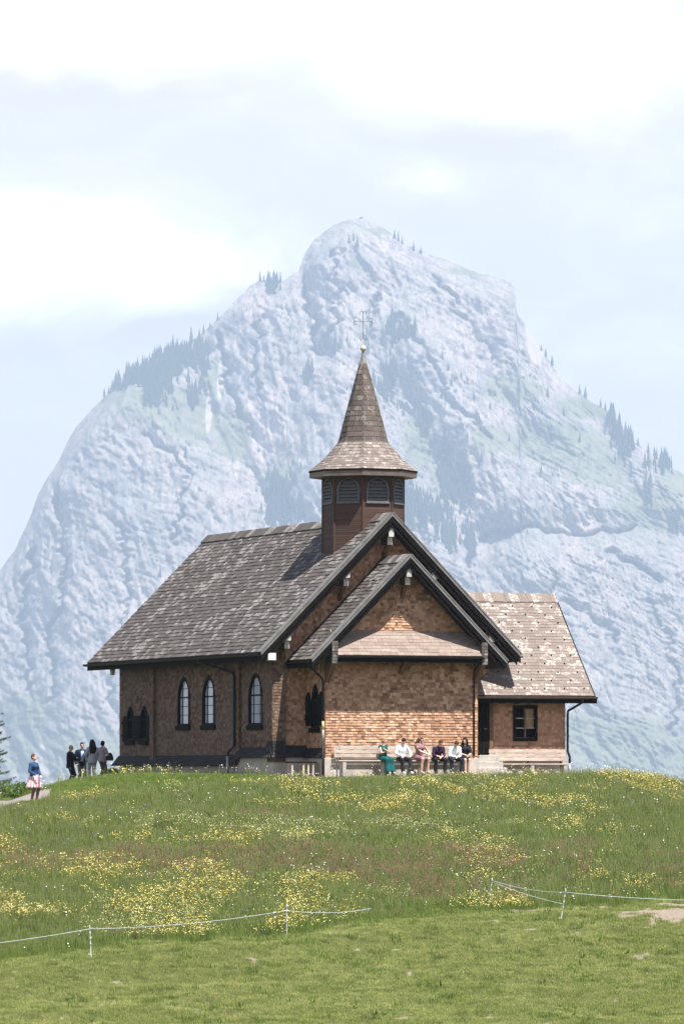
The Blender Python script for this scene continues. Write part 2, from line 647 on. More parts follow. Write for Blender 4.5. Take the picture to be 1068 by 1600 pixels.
def mountain_y(x, z, S):
    h = np.clip(S - z, 0, None)
    cot = 0.62
    y = M_Y - np.clip(ridge_soft(x) - z + 12, 0, None) * cot
    fade = sstep(0, 40, h)
    # big buttresses and gullies (negative = towards the viewer)
    big = 0
    big = big - 105 * mline(x, z, [(190, 660), (170, 800), (190, 1000), (150, 1250)], 120)
    big = big + 80 * mline(x, z, [(335, 500), (345, 640), (395, 730), (430, 830), (440, 1000), (420, 1250)], 46)
    big = big - 60 * mline(x, z, [(530, 360), (520, 480), (540, 640), (500, 850)], 52)
    big = big + 45 * mline(x, z, [(472, 410), (485, 500), (500, 560)], 22)
    big = big + 60 * mline(x, z, [(590, 470), (600, 600), (650, 700), (720, 820), (760, 960)], 42)
    big = big - 55 * mline(x, z, [(620, 520), (680, 600), (790, 760), (830, 900)], 44)
    big = big - 70 * mline(x, z, [(790, 445), (800, 520), (850, 640)], 50)
    big = big + 50 * mline(x, z, [(815, 500), (870, 600), (960, 680), (1010, 800)], 34)
    big = big - 80 * mline(x, z, [(960, 880), (930, 1000), (960, 1250)], 110)
    big = big + 55 * mline(x, z, [(760, 850), (850, 840), (960, 830), (1100, 850)], 26)
    big = big - 50 * mline(x, z, [(330, 800), (300, 1000)], 60)
    for pts, w, amp in (([(472, 405), (478, 470), (492, 505), (500, 560)], 8, 34), ([(590, 470), (566, 560), (560, 640)], 7, 24), ([(745, 850), (830, 836), (900, 845), (980, 830)], 6, 24),
                        ([(940, 868), (985, 890), (1015, 915)], 9, 30), ([(615, 500), (660, 560), (690, 625), (760, 700)], 6, 22), ([(225, 690), (280, 720), (300, 760), (280, 860)], 6, 20),
                        ([(92, 760), (118, 880), (90, 1000), (100, 1100)], 8, 26), ([(870, 950), (935, 985), (950, 1010)], 7, 24), ([(340, 520), (352, 610), (400, 690)], 6, 24), ([(520, 400), (528, 470), (520, 540)], 6, 18),
                        ([(410, 500), (395, 580), (415, 640)], 5, 16), ([(680, 430), (715, 500), (770, 560)], 6, 16), ([(60, 860), (45, 960), (60, 1080)], 7, 24), ([(200, 830), (215, 960), (190, 1100)], 6, 18),
                        ([(1000, 950), (1040, 1040), (1030, 1150)], 7, 20), ([(850, 900), (840, 1000), (870, 1100)], 6, 16)):
        big = big + 0.7 * amp / 0.45 * mline(x + 9 * pn(z * .06, x * .02) + 4 * pn(z * .2, x * .1), z + 6 * pn(x * .07, z * .02), pts, w * 0.6)
    wx = x + 13 * fbm(x * 0.008 + 5, z * 0.008, 3)
    wz = z + 13 * fbm(x * 0.008 - 9, z * 0.008 + 4, 3)
    # diagonal strata and steep runnels
    r1 = fbm(wx * 0.0105 + wz * 0.003, wz * 0.0045 - wx * 0.002, 5, 0.52, True)
    r2 = fbm(wx * 0.045 + wz * 0.012, wz * 0.011 - wx * 0.004, 4, 0.55, True)
    r3 = fbm(wx * 0.15 + wz * .04, wz * 0.03 - wx * 0.008, 3, 0.55, True)
    r4 = fbm((z + 0.55 * x) * 0.16 + 3 * pn(x * .01, z * .01), (x - 0.55 * z) * 0.022, 3, 0.6, True)
    # ledges: saw-tooth steps that dip to the right
    q = (wz + 0.62 * wx + 14 * fbm(wx * 0.02, wz * 0.02, 3)) / 34.0
    led = (q - np.floor(q))
    led = np.where(led < 0.75, led / 0.75, (1 - led) / 0.25)
    y = y + fade * (0.45 * big - 9 * r1 - 4.6 * r2 - 2.4 * r3 - 2.2 * r4 + 2.0 * led)
    # foot of the wall runs out into the valley
    y = y - 0.9 * sp(-60 - z, 25)
    return y


def blob(x, z, lst):
    m = np.zeros(np.shape(x))
    for px, py, rx, ry in lst:
        cx, cz = (px - 534) * M_SC, (1215 - py) * M_SC
        m = np.maximum(m, np.exp(-(((x - cx) / (rx * M_SC)) ** 2 + ((z - cz) / (ry * M_SC)) ** 2)))
    return m


def mountain_mat():
    m, t, b = mat_new('limestone mountain')
    tc = N(t, 'ShaderNodeTexCoord')
    ob = tc.outputs['Object']
    mp = N(t, 'ShaderNodeMapping')
    mp.inputs['Scale'].default_value = (1.0 / MK, 0.6 / MK, 0.42 / MK)
    mp.inputs['Rotation'].default_value = (0, R(-24), 0)
    t.links.new(ob, mp.inputs['Vector'])
    v = mp.outputs[0]
    n1 = noisen(t, v, 0.011, 8, 0.62, 0.2)
    mq = N(t, 'ShaderNodeMapping')
    mq.inputs['Scale'].default_value = (1.0 / MK, 0.5 / MK, 0.20 / MK)
    mq.inputs['Rotation'].default_value = (0, R(10), 0)
    t.links.new(ob, mq.inputs['Vector'])
    ms = N(t, 'ShaderNodeMapping')
    ms.inputs['Rotation'].default_value = (0, R(-32), 0)
    t.links.new(ob, ms.inputs['Vector'])
    ms2 = N(t, 'ShaderNodeMapping')
    ms2.inputs['Scale'].default_value = (0.14 / MK, 0.3 / MK, 1.0 / MK)
    t.links.new(ms.outputs[0], ms2.inputs['Vector'])
    n2 = noisen(t, mq.outputs[0], 0.11, 9, 0.74, 0.1)
    n3 = noisen(t, ms2.outputs[0], 0.16, 7, 0.72, 0.1)
    c = mixc(t, rampn(t, n1, [(0.35, 0.0), (0.65, 1.0)]), (0.32, 0.295, 0.285), (0.48, 0.40, 0.37))
    c = mixc(t, rampn(t, n2, [(0.38, 0.65), (0.53, 0.0)]), c, (0.15, 0.15, 0.16))
    c = mixc(t, rampn(t, n2, [(0.56, 0.0), (0.72, 0.5)]), c, (0.62, 0.59, 0.575))
    c = mixc(t, rampn(t, n3, [(0.38, 0.75), (0.50, 0.0)]), c, (0.10, 0.10, 0.11))
    n4 = noisen(t, v, 0.33, 6, 0.75, 0.2)
    c = mixc(t, rampn(t, n4, [(0.36, 0.8), (0.5, 0.0)]), c, (0.11, 0.11, 0.12))
    geo = N(t, 'ShaderNodeNewGeometry')
    sepn = N(t, 'ShaderNodeSeparateXYZ')
    t.links.new(geo.outputs['Normal'], sepn.inputs[0])
    flat = rampn(t, mathn(t, 'ADD', sepn.outputs[2], mathn(t, 'MULTIPLY', mathn(t, 'SUBTRACT', n2, 0.5), 0.5)), [(0.66, 0.0), (0.80, 1.0)])
    veg = N(t, 'ShaderNodeAttribute', attribute_name='veg')
    vf = mathn(t, 'ADD', veg.outputs['Fac'], mathn(t, 'MULTIPLY', mathn(t, 'SUBTRACT', n2, 0.5), 1.3))
    vm = rampn(t, vf, [(0.44, 0.0), (0.66, 0.72)])
    g = mathn(t, 'MAXIMUM', mathn(t, 'MULTIPLY', flat, 0.22), vm)
    c = mixc(t, g, c, mixc(t, n3, (0.115, 0.14, 0.075), (0.20, 0.225, 0.13)))
    scr = N(t, 'ShaderNodeAttribute', attribute_name='scree')
    c = mixc(t, rampn(t, mathn(t, 'ADD', scr.outputs['Fac'], mathn(t, 'MULTIPLY', mathn(t, 'SUBTRACT', n2, 0.5), 0.6)), [(0.45, 0.0), (0.6, 0.85)]), c, (0.46, 0.40, 0.375))
    t.links.new(c, b.inputs['Base Color'])
    b.inputs['Roughness'].default_value = 0.95
    b.inputs['Specular IOR Level'].default_value = 0.05
    bp = N(t, 'ShaderNodeBump')
    bp.inputs['Strength'].default_value = 0.6
    bp.inputs['Distance'].default_value = 3.5 * MK
    t.links.new(mathn(t, 'ADD', n2, mathn(t, 'ADD', mathn(t, 'MULTIPLY', n3, 0.35), mathn(t, 'MULTIPLY', n4, 0.4))), bp.inputs['Height'])
    t.links.new(bp.outputs[0], b.inputs['Normal'])
    return m


VEG = [(250, 640, 85, 42), (300, 660, 60, 50), (330, 600, 30, 50), (370, 690, 40, 50), (200, 625, 50, 18), (445, 770, 26, 45), (740, 425, 60, 10), (600, 362, 40, 8),
       (870, 700, 110, 45), (790, 620, 60, 26), (930, 740, 70, 36), (1010, 800, 70, 46), (900, 640, 50, 24), (700, 760, 40, 60), (650, 700, 30, 60), (960, 640, 50, 20), (760, 700, 40, 28),
       (880, 1150, 240, 40), (840, 1080, 60, 40), (960, 1200, 200, 50), (120, 1180, 150, 50), (60, 1120, 60, 40), (1050, 760, 40, 30), (560, 420, 20, 16), (610, 520, 22, 22)]
SCREE = [(328, 650, 6, 45), (345, 600, 6, 40), (395, 660, 18, 30), (415, 700, 28, 40), (440, 690, 12, 22), (835, 545, 18, 38), (828, 515, 12, 24), (85, 1200, 16, 40), (65, 1240, 10, 30)]


def build_mountain():
    ux = np.concatenate([np.linspace(_sx[0], -470, 70)[:-1], np.linspace(-470, 470, 580), np.linspace(470, _sx[-1], 90)[1:]])
    S = ridge_h(ux)
    vv = np.linspace(0, 1, 340)
    Z = M_BASE + (S[None] - M_BASE) * vv[:, None]
    X = np.broadcast_to(ux[None], Z.shape)
    Y = mountain_y(X, Z, S[None])
    veg = blob(X, Z, VEG)
    scr = blob(X, Z, SCREE)
    # back side, falling away behind the ridge
    bz = np.linspace(1, 0, 24)[1:]
    Zb = M_BASE + (S[None] - M_BASE) * bz[:, None]
    Xb = np.broadcast_to(ux[None], Zb.shape)
    Yb = M_Y + 4 + (S[None] - Zb) * 0.9 + 12 * fbm(Xb * 0.02, Zb * 0.02, 3)
    P = np.concatenate([np.stack([X, Y, Z], -1), np.stack([Xb, Yb, Zb], -1)], 0) * MK
    zer = np.zeros(Zb.shape)
    o = grid_mesh('mountain', P, mountain_mat(), {'veg': np.concatenate([veg, zer + 0.5]), 'scree': np.concatenate([scr, zer])}, smooth=False)
    tag(o, kind='structure')


build_mountain()


def mountain_points(px, py):
    """points of the mountain's surface seen near those places"""
    px, py = np.asarray(px, float), np.asarray(py, float)
    Y = np.full(px.shape, 5800.0)
    for _ in range(6):
        x, z = (px - 534) / 8000 * Y, (1215 - py) / 8000 * Y
        S = ridge_h(x)
        z = np.minimum(z, S - 0.5)
        Y = mountain_y(x, z, S)
    return np.stack([x, Y, z], -1) * MK


def mountain_point(px, py):
    return tuple(float(v) for v in mountain_points([px], [py])[0])


def spruce_far(seed):
    rnd = random.Random(seed)
    mb = MB()
    mb.tube([(0, 0, -2), (0, 0, 5)], [0.35, 0.2], 5)
    for k in range(6):
        z0 = 1.2 + k * 2.25
        r = 3.1 * (1 - k / 6.4) * rnd.uniform(0.85, 1.1)
        seg = 7
        vs = [(rnd.uniform(-0.2, 0.2), rnd.uniform(-0.2, 0.2), z0 + 3.6)]
        for i in range(seg):
            a = 2 * math.pi * i / seg + k
            q = r * rnd.uniform(0.65, 1.15)
            vs.append((q * math.cos(a), q * math.sin(a), z0 - rnd.uniform(0, 0.8)))
        mb.add(vs, [(0, 1 + i, 1 + (i + 1) % seg) for i in range(seg)] + [tuple(range(seg, 0, -1))])
    return mb.mesh('far_spruce')


m_far = simple_mat('far spruce green', (0.030, 0.046, 0.028), 0.9, 0.3, 0.3)
SP = [spruce_far(i) for i in range(3)]
for me_ in SP:
    me_.materials.append(m_far)


def mountain_trees():
    rnd = random.Random(3)
    # trees one can tell apart: along the skyline and dotted over the right-hand flank
    single = [(616, 372), (622, 376), (628, 381), (646, 391), (657, 396), (406, 438), (412, 437), (418, 438), (428, 438), (433, 440), (845, 545), (852, 556), (862, 571), (905, 613), (914, 618),
              (1012, 704), (1022, 710), (1035, 715), (1042, 722), (1048, 728), (988, 690), (996, 696), (318, 521), (328, 513), (340, 500), (176, 607), (186, 600), (163, 618), (945, 640), (938, 634),
              (277, 640), (270, 642), (690, 620), (705, 600), (720, 590), (740, 625), (765, 640), (775, 600), (810, 610), (832, 640), (745, 660), (800, 575), (855, 620), (880, 650), (905, 690), (770, 560),
              (795, 690), (730, 600), (700, 580), (690, 560), (845, 740), (665, 640), (655, 660), (673, 700), (648, 640), (672, 780), (1005, 800), (1010, 775), (1018, 790), (1052, 820), (1050, 800), (960, 720), (975, 730),
              (985, 745), (810, 800), (730, 690), (752, 720), (480, 580), (476, 600), (520, 550), (530, 548), (545, 380), (552, 376), (558, 384), (575, 545), (470, 735), (462, 745), (250, 900), (290, 715), (620, 640), (630, 650)]
    first = None
    for i_, (x, y, z) in enumerate(mountain_points([p[0] for p in single], [p[1] for p in single]).tolist()):
        o = bpy.data.objects.new('spruce_tree', SP[rnd.randrange(3)])
        o.location = (x, y + 1, z - 1.0)
        s = MK * rnd.uniform(0.55, 0.95)
        o.scale = (s * rnd.uniform(0.9, 1.2), s, s)
        o.rotation_euler = (0, 0, rnd.uniform(0, 6))
        link(o)
        px, py = single[i_]
        if px < 350:
            lb = ('small dark spruce on the skyline of the mountain\'s left shoulder', 'spruces on the left shoulder')
        elif px < 470 and py < 450:
            lb = ('small dark spruce on the rocky notch left of the summit', 'spruces on the notch')
        elif px < 670 and py < 400:
            lb = ('tiny dark spruce on the ridge just below the summit house', 'spruces below the summit')
        elif px > 840 and py < 735 and py < 560 + (px - 840) * .85:
            lb = ('small dark spruce on the skyline of the mountain\'s right flank', 'spruces on the right skyline')
        elif px > 670:
            lb = ('small dark spruce dotted over the right-hand face of the mountain', 'spruces on the right-hand face')
        else:
            lb = ('small dark spruce clinging to the middle rock face behind the spire', 'spruces on the middle face')
        tag(o, lb[0], 'tree', lb[1])
    # woods that read as one mass: one object
    stands = [(215, 595, 18, 10, 34), (245, 590, 20, 24, 74), (262, 570, 22, 20, 60), (190, 602, 14, 5, 16), (285, 556, 14, 10, 20), (240, 622, 12, 18, 20), (300, 560, 16, 22, 28), (315, 600, 6, 18, 8), (300, 622, 8, 14, 12), (318, 565, 8, 20, 12), (425, 445, 12, 8, 10),
              (435, 770, 18, 22, 22), (448, 800, 26, 20, 26), (425, 800, 12, 25, 14), (610, 515, 10, 16, 14), (630, 520, 14, 8, 10), (602, 605, 12, 24, 24), (615, 590, 8, 18, 12), (662, 660, 8, 20, 12), (695, 715, 10, 22, 18), (705, 770, 14, 28, 34),
              (722, 775, 10, 26, 20), (690, 755, 8, 25, 14), (650, 790, 22, 20, 34), (672, 810, 26, 18, 36), (705, 838, 22, 18, 28), (640, 815, 16, 14, 14), (955, 662, 10, 18, 16), (975, 700, 10, 22, 18), (968, 680, 8, 14, 10), (1030, 730, 14, 10, 14), (1012, 775, 5, 18, 8), (1052, 815, 6, 16, 8),
              (520, 545, 16, 10, 12), (480, 590, 8, 14, 8), (735, 860, 10, 20, 14), (985, 905, 14, 8, 0), (495, 495, 8, 10, 0)]
    vs, fs = [], []
    nv = 0
    Q = [(px + rnd.gauss(0, 0.6) * rx, py + rnd.gauss(0, 0.6) * ry) for px, py, rx, ry, n in stands for _ in range(int(n * 1.7))]
    if True:
        for x, y, z in mountain_points([q[0] for q in Q], [q[1] for q in Q]).tolist():
            me = SP[rnd.randrange(3)]
            s = MK * rnd.uniform(0.55, 1.35)
            a = rnd.uniform(0, 6)
            c, s_ = math.cos(a) * s, math.sin(a) * s
            for v in me.vertices:
                vs.append((x + v.co.x * c - v.co.y * s_, y + v.co.x * s_ + v.co.y * c, z - 1 + v.co.z * s))
            for p in me.polygons:
                fs.append(tuple(nv + i for i in p.vertices))
            nv += len(me.vertices)
    me = bpy.data.meshes.new('mountain_wood')
    me.from_pydata(vs, [], fs)
    me.materials.append(m_far)
    o = link(bpy.data.objects.new('mountain_wood', me))
    tag(o, 'dark spruce woods clinging to the ledges and gullies of the mountain', 'wood', kind='stuff')


mountain_trees()


def summit_house():
    x = (564 - 534) * M_SC
    e = empty('summit_house', (x * MK, M_Y * MK, (float(ridge_h(np.array([x]))[0]) - 0.6) * MK), R(12))
    e.scale = (1.5, 1.5, 1.5)
    tag(e, 'tiny house on the very top of the mountain', 'house')
    wm = simple_mat('summit house wall', (0.33, 0.31, 0.30), 0.9, 0.15)
    rm = simple_mat('summit house roof', (0.12, 0.11, 0.11), 0.8, 0.15)
    MB().box(-4.2, 4.2, -3, 3, -1, 4.4).build('wall', wm, e)
    MB().prism([(-4.9, 4.3), (4.9, 4.3), (0, 7.2)], 'y', -3.5, 3.5).build('roof', rm, e)
    for k in (-2.2, 0.2, 2.4):
        MB().box(k - 0.5, k + 0.5, -3.08, -3.0, 1.4, 2.8).build('window', simple_mat('summit window', (0.05, 0.06, 0.08), 0.2), e)
    for i, (px, h) in enumerate(((530, 6.5), (545, 5.0))):
        x = (px - 534) * M_SC
        zz = float(ridge_h(np.array([x]))[0])
        mb = MB()
        mb.tube([(0, 0, -1), (0, 0, h)], [0.35, 0.18], 6)
        mb.bar((-1.1, 0, h * 0.75), (1.1, 0, h * 0.75), 0.25, 0.25)
        o = mb.build('summit_mast', rm)
        o.location = (x * MK, M_Y * MK, zz * MK)
        o.scale = (1.5, 1.5, 1.5)
        tag(o, ('thin mast on the summit, farther left of the house', 'short mast on the summit, close left of the house')[i], 'mast')


summit_house()


# ------------------------------------------------------------------ haze
def build_haze():
    mb = MB().box(-6500, 6500, -60, 22500, -157, 2060)
    m = bpy.data.materials.new('summer haze')
    m.use_nodes = True
    t = m.node_tree
    t.nodes.clear()
    pv = N(t, 'ShaderNodeVolumePrincipled')
    pv.inputs['Color'].default_value = (0.535, 0.69, 0.88, 1)
    pv.inputs['Density'].default_value = HAZE_D
    pv.inputs['Anisotropy'].default_value = 0.0
    out = N(t, 'ShaderNodeOutputMaterial')
    t.links.new(pv.outputs[0], out.inputs['Volume'])
    o = mb.build('haze', m)
    tag(o, 'pale blue summer haze filling the air', 'haze', kind='stuff')


HAZE_D = 0.57e-4
build_haze()

# ------------------------------------------------------------------ chapel (local axes: x along the gable, y back along the nave)
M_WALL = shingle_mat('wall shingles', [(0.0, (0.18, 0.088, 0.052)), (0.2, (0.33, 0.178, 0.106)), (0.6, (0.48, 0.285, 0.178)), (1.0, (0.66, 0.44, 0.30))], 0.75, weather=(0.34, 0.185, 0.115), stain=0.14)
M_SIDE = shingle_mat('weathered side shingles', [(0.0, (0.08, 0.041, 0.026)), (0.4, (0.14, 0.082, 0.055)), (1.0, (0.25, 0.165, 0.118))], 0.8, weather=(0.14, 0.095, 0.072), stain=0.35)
M_ROOF = shingle_mat('old roof shingles', [(0.0, (0.072, 0.062, 0.058)), (0.5, (0.098, 0.084, 0.078)), (1.0, (0.135, 0.117, 0.109))], 0.8, lichen=(0.42, 0.40, 0.385), lichen_amt=0.6, lichen_scale=0.75, stain=0.35)
M_ROOF2 = shingle_mat('brown roof shingles', [(0.0, (0.185, 0.148, 0.128)), (0.5, (0.215, 0.174, 0.152)), (1.0, (0.25, 0.205, 0.18))], 0.8, lichen=(0.62, 0.59, 0.56), lichen_amt=0.42, lichen_scale=4.5, stain=0.12)
M_PENT = shingle_mat('pent roof shingles', [(0.0, (0.21, 0.16, 0.135)), (1.0, (0.30, 0.24, 0.205))], 0.8, stain=0.12)
M_SPIRE = shingle_mat('spire shingles', [(0.0, (0.080, 0.062, 0.055)), (1.0, (0.14, 0.112, 0.098))], 0.8, lichen=(0.48, 0.46, 0.43), lichen_amt=0.25, lichen_scale=2.6, stain=0.2)
M_BELL = shingle_mat('belfry roof shingles', [(0.0, (0.15, 0.122, 0.108)), (1.0, (0.25, 0.21, 0.19))], 0.8, lichen=(0.55, 0.53, 0.50), lichen_amt=0.35, lichen_scale=4, stain=0.15)
M_SIDING = shingle_mat('belfry siding', [(0.0, (0.055, 0.029, 0.022)), (1.0, (0.088, 0.047, 0.035))], 0.7, stain=0.15)
M_SLATE = shingle_mat('dark skirt shingles', [(0.0, (0.012, 0.012, 0.014)), (1.0, (0.030, 0.029, 0.033))], 0.75, stain=0.1)
M_DARK = simple_mat('dark stained timber', (0.008, 0.0068, 0.0065), 0.8, 0.35, 4.0, bump=0.2, spec=0.06)
M_SOFFIT = simple_mat('soffit boards', (0.028, 0.018, 0.013), 0.8, 0.35, 5.0)
M_BEAM = simple_mat('brown beams', (0.13, 0.075, 0.045), 0.75, 0.35, 6.0, bump=0.2)
M_VERGE = simple_mat('weathered verge board', (0.135, 0.13, 0.13), 0.75, 0.25, 3.0, bump=0.15)
M_WHITE = simple_mat('weathered white paint', (0.40, 0.39, 0.375), 0.7, 0.25, 9.0, bump=0.2)
M_CONC = simple_mat('concrete plinth', (0.40, 0.365, 0.325), 0.9, 0.22, 2.2, bump=0.25)
M_CORE = simple_mat('wall boarding', (0.07, 0.042, 0.026), 0.9, 0.2)
M_GUT = simple_mat('gutter metal', (0.018, 0.017, 0.018), 0.55, 0.2, 3.0, spec=0.2)
M_GUTB = simple_mat('copper brown gutter', (0.13, 0.10, 0.092), 0.5, 0.25, 3.0, metallic=0.3)
M_PIPE = simple_mat('zinc pipe', (0.30, 0.29, 0.28), 0.45, 0.2, 3.0, metallic=0.4)
M_ZINC = simple_mat('spire lead cap', (0.20, 0.20, 0.185), 0.5, 0.25, 8.0, metallic=0.3)
M_BALL = simple_mat('old gilded ball', (0.50, 0.48, 0.42), 0.4, 0.2, 10.0, metallic=0.3)
M_IRON = simple_mat('wrought iron', (0.05, 0.055, 0.055), 0.5, 0.2)
M_LOUV = simple_mat('grey louvre paint', (0.105, 0.105, 0.115), 0.6, 0.3, 12.0)
M_VOID = simple_mat('belfry interior', (0.006, 0.006, 0.007), 0.9, 0.1)
M_FRAME = simple_mat('black window frame', (0.009, 0.0075, 0.007), 0.7, 0.2, spec=0.06)
M_BENCH = simple_mat('bleached bench wood', (0.40, 0.335, 0.285), 0.8, 0.35, 7.0, bump=0.3, stretch=(0.25, 1, 1))
M_STONE = simple_mat('step stone', (0.36, 0.335, 0.30), 0.9, 0.25, 3.0, bump=0.4)


def glass_mat(name, col, rough=0.08, spec=0.6):
    m, t, b = mat_new(name)
    tc = N(t, 'ShaderNodeTexCoord')
    n = noisen(t, tc.outputs['Object'], 2.5, 3, 0.5)
    c = mixc(t, n, tuple(x * 0.8 for x in col), tuple(x * 1.2 for x in col))
    t.links.new(c, b.inputs['Base Color'])
    b.inputs['Roughness'].default_value = rough
    b.inputs['Specular IOR Level'].default_value = spec
    b.inputs['Coat Weight'].default_value = 0.0
    bp = N(t, 'ShaderNodeBump')
    bp.inputs['Strength'].default_value = 0.08
    t.links.new(noisen(t, tc.outputs['Object'], 6, 2, 0.5), bp.inputs['Height'])
    t.links.new(bp.outputs[0], b.inputs['Normal'])
    return m


M_GLASS = glass_mat('pale leaded glass', (0.36, 0.41, 0.50))
M_DGLASS = glass_mat('dark window glass', (0.008, 0.007, 0.007), 0.6, 0.0)

CH = empty('chapel', (CHX, CHY, 0), TH)
tag(CH, 'brown shingled wooden chapel with steep roofs and a small pointed belfry on the hilltop', 'chapel')


def shingles(mb, o, u, v, n, vmax, row, wmin, wmax, inter, thick=0.022, lap=1.4, rnd=random, slope=None, v0=0.0, jit=0.25):
    """rows of overlapping shingles on the plane o + u*s + v*t, facing n"""
    o, u, v, n = Vector(o), Vector(u).normalized(), Vector(v).normalized(), Vector(n).normalized()
    t = v0
    while t < vmax - row * 0.3:
        t1 = min(t + row, vmax)
        for (s0, s1) in inter(t + row * 0.5):
            if s1 - s0 < 0.02:
                continue
            s = s0
            first = True
            while s < s1 - 1e-4:
                w = rnd.uniform(wmin, wmax)
                if first:
                    w *= rnd.uniform(0.35, 1)
                    first = False
                e = min(s + w, s1)
                if s1 - e < wmin * 0.4:
                    e = s1
                tb = t + rnd.uniform(-jit, jit) * row * 0.16
                tt = min(t + row * lap, vmax + 0.02)
                th = thick * rnd.uniform(0.75, 1.35)
                g = 0.0025
                A, B = s + g, e - g
                vs = [o + u * A + v * tb, o + u * B + v * tb, o + u * A + v * tb + n * th, o + u * B + v * tb + n * th,
                      o + u * A + v * tt + n * 0.003, o + u * B + v * tt + n * 0.003]
                mb.add(vs, [(2, 3, 5, 4), (0, 1, 3, 2), (0, 2, 4), (1, 5, 3)])
                s = e
        t += row
    return mb


def stuffpart(mb, name, mat, parent, label=None):
    o = mb.build(name, mat, parent, fixn=False)
    tag(o, label, kind='stuff')
    return o


def slope_pt(a, apex):
    return apex - abs(a)


# --- dimensions
W_EAVE, Z_APEX, L_ROOF = 5.45, 10.2, 20.5           # main roof
W_WALL, B_FRONT, B_BACK = 4.55, 0.95, 18.9
E_W, E_Z, E_B = 4.05, 8.5, -1.81                    # front extension roof
X_W, X_B = 3.2, -1.0                                # extension walls
S2 = math.sqrt(0.5)

# --- walls ---------------------------------------------------------------
core = MB()
core.prism([(-W_WALL + .12, -0.6), (W_WALL - .12, -0.6), (W_WALL - .12, 5.3), (0, 9.75), (-W_WALL + .12, 5.3)], 'y', B_FRONT + .12, B_BACK - .12)
wall_o = core.build('nave_wall', M_CORE, CH)
core = MB()
core.prism([(-X_W + .12, -0.6), (X_W - .12, -0.6), (X_W - .12, 5.0), (0, 8.15), (-X_W + .12, 5.0)], 'y', X_B + .12, B_FRONT + .10)
ext_o = core.build('porch_wall', M_CORE, CH)
core = MB()
core.prism([(1.12, -0.6), (6.6, -0.6), (6.6, 3.6), (4.05, 6.85), (1.12, 3.6)], 'x', 3.4, 7.87 - .12)
anx_o = core.build('annex_wall', M_CORE, CH)

# left nave wall shingles, with the window openings left free
WIN = [(11.05, 1.98, 0.74, 4.02), (8.16, 1.98, 0.74, 4.02), (2.93, 1.93, 0.78, 4.02)]   # centre, sill z, half width, top z


def ogive_half(w, z0, z1, z):
    """half width of a pointed-arch opening at height z"""
    hs = z0 + (z1 - z0) * 0.50
    if z <= hs:
        return w
    h = z1 - hs
    # circular arcs with centres on the spring line
    r = (h * h + w * w) / (2 * w)
    q = z - hs
    return max(0.0, math.sqrt(max(r * r - q * q, 0)) - (r - w))


def side_int(b0, b1):
    def f(t, z0):
        z = z0 + t
        cuts = []
        for c, zs, hw, zt in WIN:
            if zs - 0.05 < z < zt:
                h = ogive_half(hw, zs, zt, z) - 0.05
                if h > 0:
                    cuts.append((c - h, c + h))
        out, s = [], b0
        for c0, c1 in sorted(cuts):
            if c1 < b0 or c0 > b1:
                continue
            out.append((s, c0))
            s = c1
        out.append((s, b1))
        return out
    return f


mb = MB()
f = side_int(B_FRONT, 4.7)
shingles(mb, (-W_WALL, 0, 0.95), (0, 1, 0), (0, 0, 1), (-1, 0, 0), 4.6, 0.108, 0.13, 0.27, lambda t: f(t, 0.95), 0.034)
g = side_int(4.7, B_BACK)
shingles(mb, (-W_WALL, 0, 0.62), (0, 1, 0), (0, 0, 1), (-1, 0, 0), 4.95, 0.108, 0.13, 0.27, lambda t: g(t, 0.62), 0.034)
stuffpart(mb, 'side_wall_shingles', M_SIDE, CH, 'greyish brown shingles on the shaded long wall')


def gable_int(hw, z0, apex, drop=0.30):
    def f(t):
        z = z0 + t
        h = min(hw, apex - drop - z)
        return [(-h, h)] if h > 0.03 else []
    return f


# main gable wall (visible left of and above the porch)
mb = MB()
shingles(mb, (0, B_FRONT, 0.95), (1, 0, 0), (0, 0, 1), (0, -1, 0), 8.95, 0.118, 0.09, 0.17, gable_int(W_WALL, 0.95, Z_APEX))
stuffpart(mb, 'gable_wall_shingles', M_WALL, CH)
# back gable and right wall, plainer
mb = MB()
shingles(mb, (0, B_BACK, 0.6), (-1, 0, 0), (0, 0, 1), (0, 1, 0), 9.3, 0.16, 0.14, 0.26, gable_int(W_WALL, 0.6, Z_APEX))
shingles(mb, (W_WALL, 0, 0.6), (0, 1, 0), (0, 0, 1), (1, 0, 0), 4.95, 0.16, 0.14, 0.26, lambda t: [(B_FRONT, B_BACK)])
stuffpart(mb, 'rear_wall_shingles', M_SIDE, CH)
# porch: front wall, gable, sides
mb = MB()
shingles(mb, (0, X_B, 0.64), (1, 0, 0), (0, 0, 1), (0, -1, 0), 7.6, 0.106, 0.10, 0.21, gable_int(X_W, 0.64, E_Z), 0.030)
PW = (-0.02, 1.75, 0.42, 3.55)       # the little side window


def pint(t):
    z = 0.64 + t
    if PW[1] < z < PW[3]:
        h = ogive_half(PW[2], PW[1], PW[3], z) - 0.05
        if h > 0:
            return [(X_B, PW[0] - h), (PW[0] + h, B_FRONT)]
    return [(X_B, B_FRONT)]


shingles(mb, (-X_W, 0, 0.64), (0, 1, 0), (0, 0, 1), (-1, 0, 0), 4.5, 0.118, 0.09, 0.17, pint)
shingles(mb, (X_W, 0, 0.64), (0, 1, 0), (0, 0, 1), (1, 0, 0), 4.5, 0.118, 0.09, 0.17, lambda t: [(X_B, B_FRONT)])
stuffpart(mb, 'porch_wall_shingles', M_WALL, CH, 'sunlit warm brown shingles on the front wall')
# annex front and right wall
AB, AX0, AX1 = 1.0, 4.70, 7.87
mb = MB()


def aint(t):
    z = 0.68 + t
    return [(AX0, 5.68), (6.57, AX1)] if 1.42 < z < 2.66 else [(AX0, AX1)]


